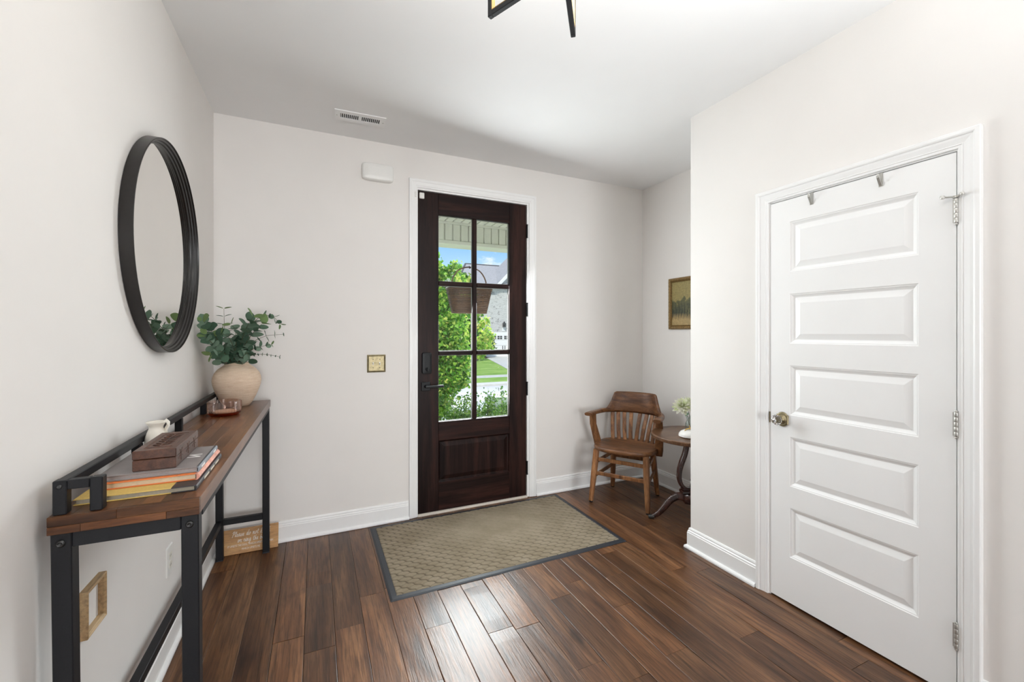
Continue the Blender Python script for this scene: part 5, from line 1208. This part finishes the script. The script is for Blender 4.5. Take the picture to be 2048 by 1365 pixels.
# ================================================================== HOUSE OPPOSITE
hs = thing('brick_house', 'whitewashed brick house with grey roof and garage across the street', 'house', (16.0, 34.0, GZ))
EV = 6.0
MB().box(-5.4, 12.0, -1.30, 10.0, 0, EV).build('brick_wall', M['brick'], hs)
mb = MB()
# main roof, ridge parallel to the street, hipped at the left end
mb.add([(-5.9, -1.78, EV - 0.02), (12.4, -1.78, EV - 0.02), (12.4, 10.4, EV - 0.02), (-5.9, 10.4, EV - 0.02), (-3.0, 4.9, EV + 2.63), (12.4, 4.9, EV + 2.63)],
       [(0, 1, 5, 4), (2, 3, 4, 5), (3, 0, 4), (1, 2, 5)])
mb.build('main_roof', M['shingle'], hs)
MB().sweep([(-3.0, 4.9, EV + 2.66), (12.4, 4.9, EV + 2.66)], (0.09, 0.05), n=6).sweep([(-3.0, 4.9, EV + 2.66), (-5.9, -1.78, EV)], (0.09, 0.05), n=6).build('ridge_cap', plain('dark_ridge', (0.10, 0.10, 0.11), 0.9), hs)
MB().box(-5.9, -2.6, -1.80, -1.72, EV - 0.22, EV - 0.03).build('fascia', M['house_trim'], hs)
# front gable at the right, flush with the front wall
g0, g1, gp, ge = -2.50, 3.70, 0.60, 5.87
MB().prism([(g0 + 0.3, ge), (g1 - 0.3, ge), (gp, ge + (gp - g0) * 1.015 - 0.18)], -1.33, 0.6, 'Y').build('gable_wall', M['brick'], hs)
mb = MB()
for e_ in (g0, g1):
    a = Vector((e_, -1.62, ge)); b = Vector((gp, -1.62, ge + 3.147)); c_ = b + Vector((0, 5.0, 0)); d_ = a + Vector((0, 5.0, 0))
    up = Vector((0, 0, 0.12)); mb.add([a, b, c_, d_, a + up, b + up, c_ + up, d_ + up], [(0, 1, 2, 3), (4, 5, 6, 7), (0, 1, 5, 4), (1, 2, 6, 5), (2, 3, 7, 6), (3, 0, 4, 7)])
mb.build('gable_roof', M['shingle'], hs)
for e_ in (g0, g1):
    mb = MB(); bar(mb, (e_, -1.65, ge - 0.08), (gp, -1.65, ge + 3.06), 0.06, 0.26, (0, 0, 1), 0.01); mb.build('rake_board', M['house_trim'], hs)
# garage door
gd = MB().box(-3.15, 2.0, -1.38, -1.28, 0.0, 1.90).build('garage_door', M['house_trim'], hs)
for x0_ in (-2.86, -2.31, -1.70, -1.12, -0.54, 0.06, 0.66, 1.26):
    for i in (0, 1):
        for j in (0, 1):
            MB().box(x0_ + i * 0.235, x0_ + i * 0.235 + 0.19, -1.395, -1.375, 1.475 + j * 0.155, 1.475 + j * 0.155 + 0.120).build('garage_pane', M['house_glass'], gd)
for z in (0.48, 0.95, 1.40): MB().box(-3.15, 2.0, -1.388, -1.378, z, z + 0.02).build('panel_seam', plain('door_seam_grey', (0.45, 0.45, 0.46), 0.7), gd)
for x0_ in (-1.86, -1.66): MB().box(x0_, x0_ + 0.05, -1.41, -1.37, 0.55, 0.92).build('door_pull', M['house_glass'], gd)
MB().box(-3.35, 2.2, -1.36, -1.28, 1.90, 2.06).box(-3.35, -3.15, -1.36, -1.28, 0, 1.90).box(2.0, 2.2, -1.36, -1.28, 0, 1.90).build('garage_trim', M['house_trim'], hs)
wlamp = MB().box(-0.11, 0.11, -0.26, -0.05, 0, 0.30).lathe([(0.15, 0.30), (0.04, 0.42), (0.02, 0.48)], 4, (0, -0.155, 0)).build('wall_lantern', M['house_glass'], hs, (-1.72, -1.3, 2.50))
MB().box(-1.86, -1.58, -1.34, -1.3, 2.14, 2.44).build('lantern_block', M['house_trim'], hs)

# ================================================================== TREES AND SHRUBS
def leaf_cloud(name, pts, size, m, parent, up_bias=0.3, jitter=0.35):
    n = len(pts); P = np.asarray(pts, np.float32)
    d = nrng.normal(size=(n, 3)); d[:, 2] -= up_bias; d /= np.linalg.norm(d, axis=1)[:, None]
    h = nrng.normal(size=(n, 3)); s = np.cross(d, h); s /= np.linalg.norm(s, axis=1)[:, None] + 1e-9
    nn = np.cross(s, d); sz = size * (1 + nrng.uniform(-jitter, jitter, n))[:, None]
    shp = [(0, 0, 0), (-0.44, 0.20, 0.08), (-0.26, 0.55, 0.10), (0, 1.0, -0.05), (0.26, 0.55, 0.10), (0.44, 0.20, 0.08), (0, 0.45, 0)]
    V = np.stack([P + sz * (s * a + d * b + nn * c) for a, b, c in shp], 1).reshape(-1, 3)
    base = (np.arange(n) * 7)[:, None]
    Fq = np.concatenate([base + np.array([[0, 6, 2, 1]]), base + np.array([[6, 3, 2, 2]])[:, :4], ], 0)
    tri = np.concatenate([base + np.array([[0, 6, 1]]), base + np.array([[1, 6, 2]]), base + np.array([[2, 6, 3]]), base + np.array([[6, 4, 3]]), base + np.array([[6, 5, 4]]), base + np.array([[0, 5, 6]])], 0)
    me = bpy.data.meshes.new(name); me.vertices.add(len(V)); me.vertices.foreach_set('co', V.astype(np.float32).reshape(-1))
    me.loops.add(tri.size); me.loops.foreach_set('vertex_index', tri.astype(np.int32).reshape(-1))
    me.polygons.add(len(tri)); me.polygons.foreach_set('loop_start', (np.arange(len(tri)) * 3).astype(np.int32)); me.polygons.foreach_set('loop_total', np.full(len(tri), 3, np.int32))
    me.materials.append(m); me.update(); me.validate()
    o = bpy.data.objects.new(name, me); COL.objects.link(o); o.parent = parent; o['kind'] = 'stuff'; return o
def tree(name, label, loc, h_, blobs, nleaf, size, m, trunk_r=0.05, nb=14):
    tr = thing(name, label, 'tree', loc)
    th = max(b[2] for b in blobs)
    mb = MB().sweep([(0, 0, -0.05), (0.02, 0.01, h_ * 0.3), (-0.02, 0.0, h_ * 0.6), (0, 0, h_ * 0.92)], [(trunk_r,) * 2, (trunk_r * 0.8,) * 2, (trunk_r * 0.5,) * 2, (trunk_r * 0.15,) * 2], (0, 1, 0), 8)
    mb.build('trunk', M['bark'], tr)
    mb = MB(); pts = []
    tot = sum(b[6] for b in blobs)
    for (cx, cy, cz, rx, ry, rz, wt) in blobs:
        nbr = max(2, int(nb * wt / tot)); n_l = int(nleaf * wt / tot)
        ends = []
        for k in range(nbr):
            v = Vector((rng.gauss(0, 1), rng.gauss(0, 1), rng.gauss(0, 1))).normalized() * rng.uniform(0.55, 1.0)
            e_ = Vector((cx + v.x * rx, cy + v.y * ry, cz + v.z * rz)); z0_ = max(h_ * 0.12, min(h_ * 0.85, e_.z - 0.3 * abs(rz) - 0.15))
            s_ = Vector((0, 0, z0_)); mid = s_.lerp(e_, 0.55) + Vector((0, 0, 0.05))
            mb.sweep([s_, mid, e_], [(trunk_r * 0.3,) * 2, (trunk_r * 0.18,) * 2, (trunk_r * 0.05,) * 2], (0.2, 0.9, 0.1), 5); ends.append((s_, mid, e_))
        for k in range(n_l):
            if rng.random() < 0.6:
                s_, mid, e_ = rng.choice(ends); f = rng.uniform(0.35, 1.05); p = s_.lerp(mid, f / 0.55) if f < 0.55 else mid.lerp(e_, (f - 0.55) / 0.45)
                p = p + Vector((rng.gauss(0, 1), rng.gauss(0, 1), rng.gauss(0, 1))) * 0.085 * max(rx, rz)
            else:
                v = Vector((rng.gauss(0, 1), rng.gauss(0, 1), rng.gauss(0, 1))).normalized() * (rng.random() ** 0.45); p = Vector((cx + v.x * rx, cy + v.y * ry, cz + v.z * rz))
            if p.z > 0.06: pts.append(tuple(p))
    mb.build('branches', M['bark'], tr)['kind'] = 'stuff'
    leaf_cloud('leaves', pts, size, m, tr); return tr
tree('maple_tree', 'leafy bright green maple filling the left panes of the front door', (2.15, 8.0, GZ), 3.5,
     [(-0.10, 0, 2.05, 0.70, 0.7, 0.75, 5), (0.12, 0, 1.30, 0.60, 0.6, 0.55, 4), (-0.15, 0, 0.75, 0.55, 0.5, 0.35, 2), (0.34, 0, 2.80, 0.20, 0.2, 0.66, 1.0), (-0.10, 0, 3.0, 0.22, 0.3, 0.60, 0.7), (-0.35, 0, 2.9, 0.25, 0.3, 0.65, 0.7), (0.05, 0.1, 2.75, 0.35, 0.3, 0.35, 1.0)], 13000, 0.074, M['maple'], 0.04, 70)
tree('young_tree', 'yellow tipped sapling behind the vertical glazing bar of the front door', (3.57, 10.0, GZ), 2.4,
     [(0.22, 0, 1.62, 0.28, 0.25, 0.26, 3), (0.30, 0, 2.08, 0.15, 0.15, 0.32, 1.0), (0.46, 0, 1.86, 0.10, 0.12, 0.22, 0.6), (-0.15, 0, 1.60, 0.25, 0.25, 0.30, 1.0)], 1300, 0.070, M['maple_young'], 0.03, 26)
tree('round_evergreen', 'dark rounded evergreen bush beside the driveway of the house opposite', (11.45, 31.3, GZ + 0.05), 2.6,
     [(0, 0, 1.3, 1.35, 1.0, 1.2, 4)], 1500, 0.30, M['shrub_dark'], 0.08, 16)
tree('garden_tree', 'pale green tree in front of the house opposite behind the maple', (8.4, 27.5, GZ + 0.03), 6.2,
     [(0, 0, 3.4, 2.0, 1.6, 2.2, 4), (0.6, 0, 5.0, 1.0, 1.0, 1.2, 2)], 1600, 0.34, M['maple'], 0.12, 24)
def shrub(label, loc, w, h_, n, m, size=0.034, shoots=5, group=None):
    sb = thing('boxwood_shrub', label, 'shrub', loc)
    n = int(n * 2.6); mb = MB(); pts = []
    stems = [(Vector((rng.uniform(-0.3, 0.3) * w, rng.uniform(-0.3, 0.3) * w, 0)), Vector((rng.uniform(-1, 1) * w, rng.uniform(-0.8, 0.8) * w, h_ * rng.uniform(0.55, 0.86)))) for _ in range(26)]
    for _ in range(shoots):
        x = rng.uniform(-0.85, 0.85) * w; y = rng.uniform(-0.4, 0.4) * w
        stems.append((Vector((x * 0.6, y * 0.6, h_ * 0.3)), Vector((x, y, h_ * rng.uniform(0.95, 1.15)))))
    for a, b in stems:
        mb.sweep([a, a.lerp(b, 0.5) + Vector((0, 0, 0.04)), b], [(0.006, 0.006), (0.004, 0.004), (0.0015, 0.0015)], (0.1, 1, 0), 5)
        k = int(n / len(stems))
        for _ in range(k):
            f = rng.uniform(0.12, 1.0) ** 0.8; p = a.lerp(b, f) + Vector((rng.gauss(0, 1), rng.gauss(0, 1), rng.gauss(0, 1))) * 0.036
            if p.z > 0.02: pts.append(tuple(p))
    mb.build('stems', M['bark'], sb)['kind'] = 'stuff'
    leaf_cloud('leaves', pts, size, m, sb, -0.5); return sb
shrub('boxwood shrub at the left under the lowest left pane of the front door', (1.58, 5.75, -0.50), 0.30, 0.90, 1500, M['box_leaf'])
shrub('boxwood shrub beside the vertical bar under the lowest left pane', (1.98, 5.95, -0.50), 0.28, 0.90, 1500, M['box_leaf'])
shrub('spiky boxwood shrub behind the lowest right pane of the front door', (2.33, 6.05, -0.50), 0.24, 0.88, 1100, M['box_leaf'], shoots=7)
shrub('boxwood shrub in front of the green utility cabinet', (2.66, 6.15, -0.50), 0.24, 0.86, 1000, M['box_leaf'], shoots=6)
shrub('tall bright leaved shrub at the right edge of the lowest right pane', (2.98, 6.20, -0.50), 0.14, 1.25, 700, M['box_leaf'], 0.055, 6)

# green utility cabinet by the street
ub = thing('utility_cabinet', 'green metal utility cabinet by the street behind the shrubs', 'utility box', (3.72, 8.15, GZ), R(-8))
MB().bbox(-0.42, 0.42, -0.36, 0.36, 0, 0.50, 0.02).build('cabinet_body', M['utility_green'], ub)
mb = MB().prism([(-0.38, 0.50), (0.38, 0.50), (0.38, 0.58), (0.10, 0.69), (-0.38, 0.69)], -0.44, 0.44, 'X')
mb.build('cabinet_lid', M['utility_lid'], ub)
MB().bbox(-0.02, 0.02, -0.385, -0.36, 0.28, 0.38, 0.004).build('cabinet_latch', M['steel'], ub)
# fence in the gap at the far left, seen over the maple
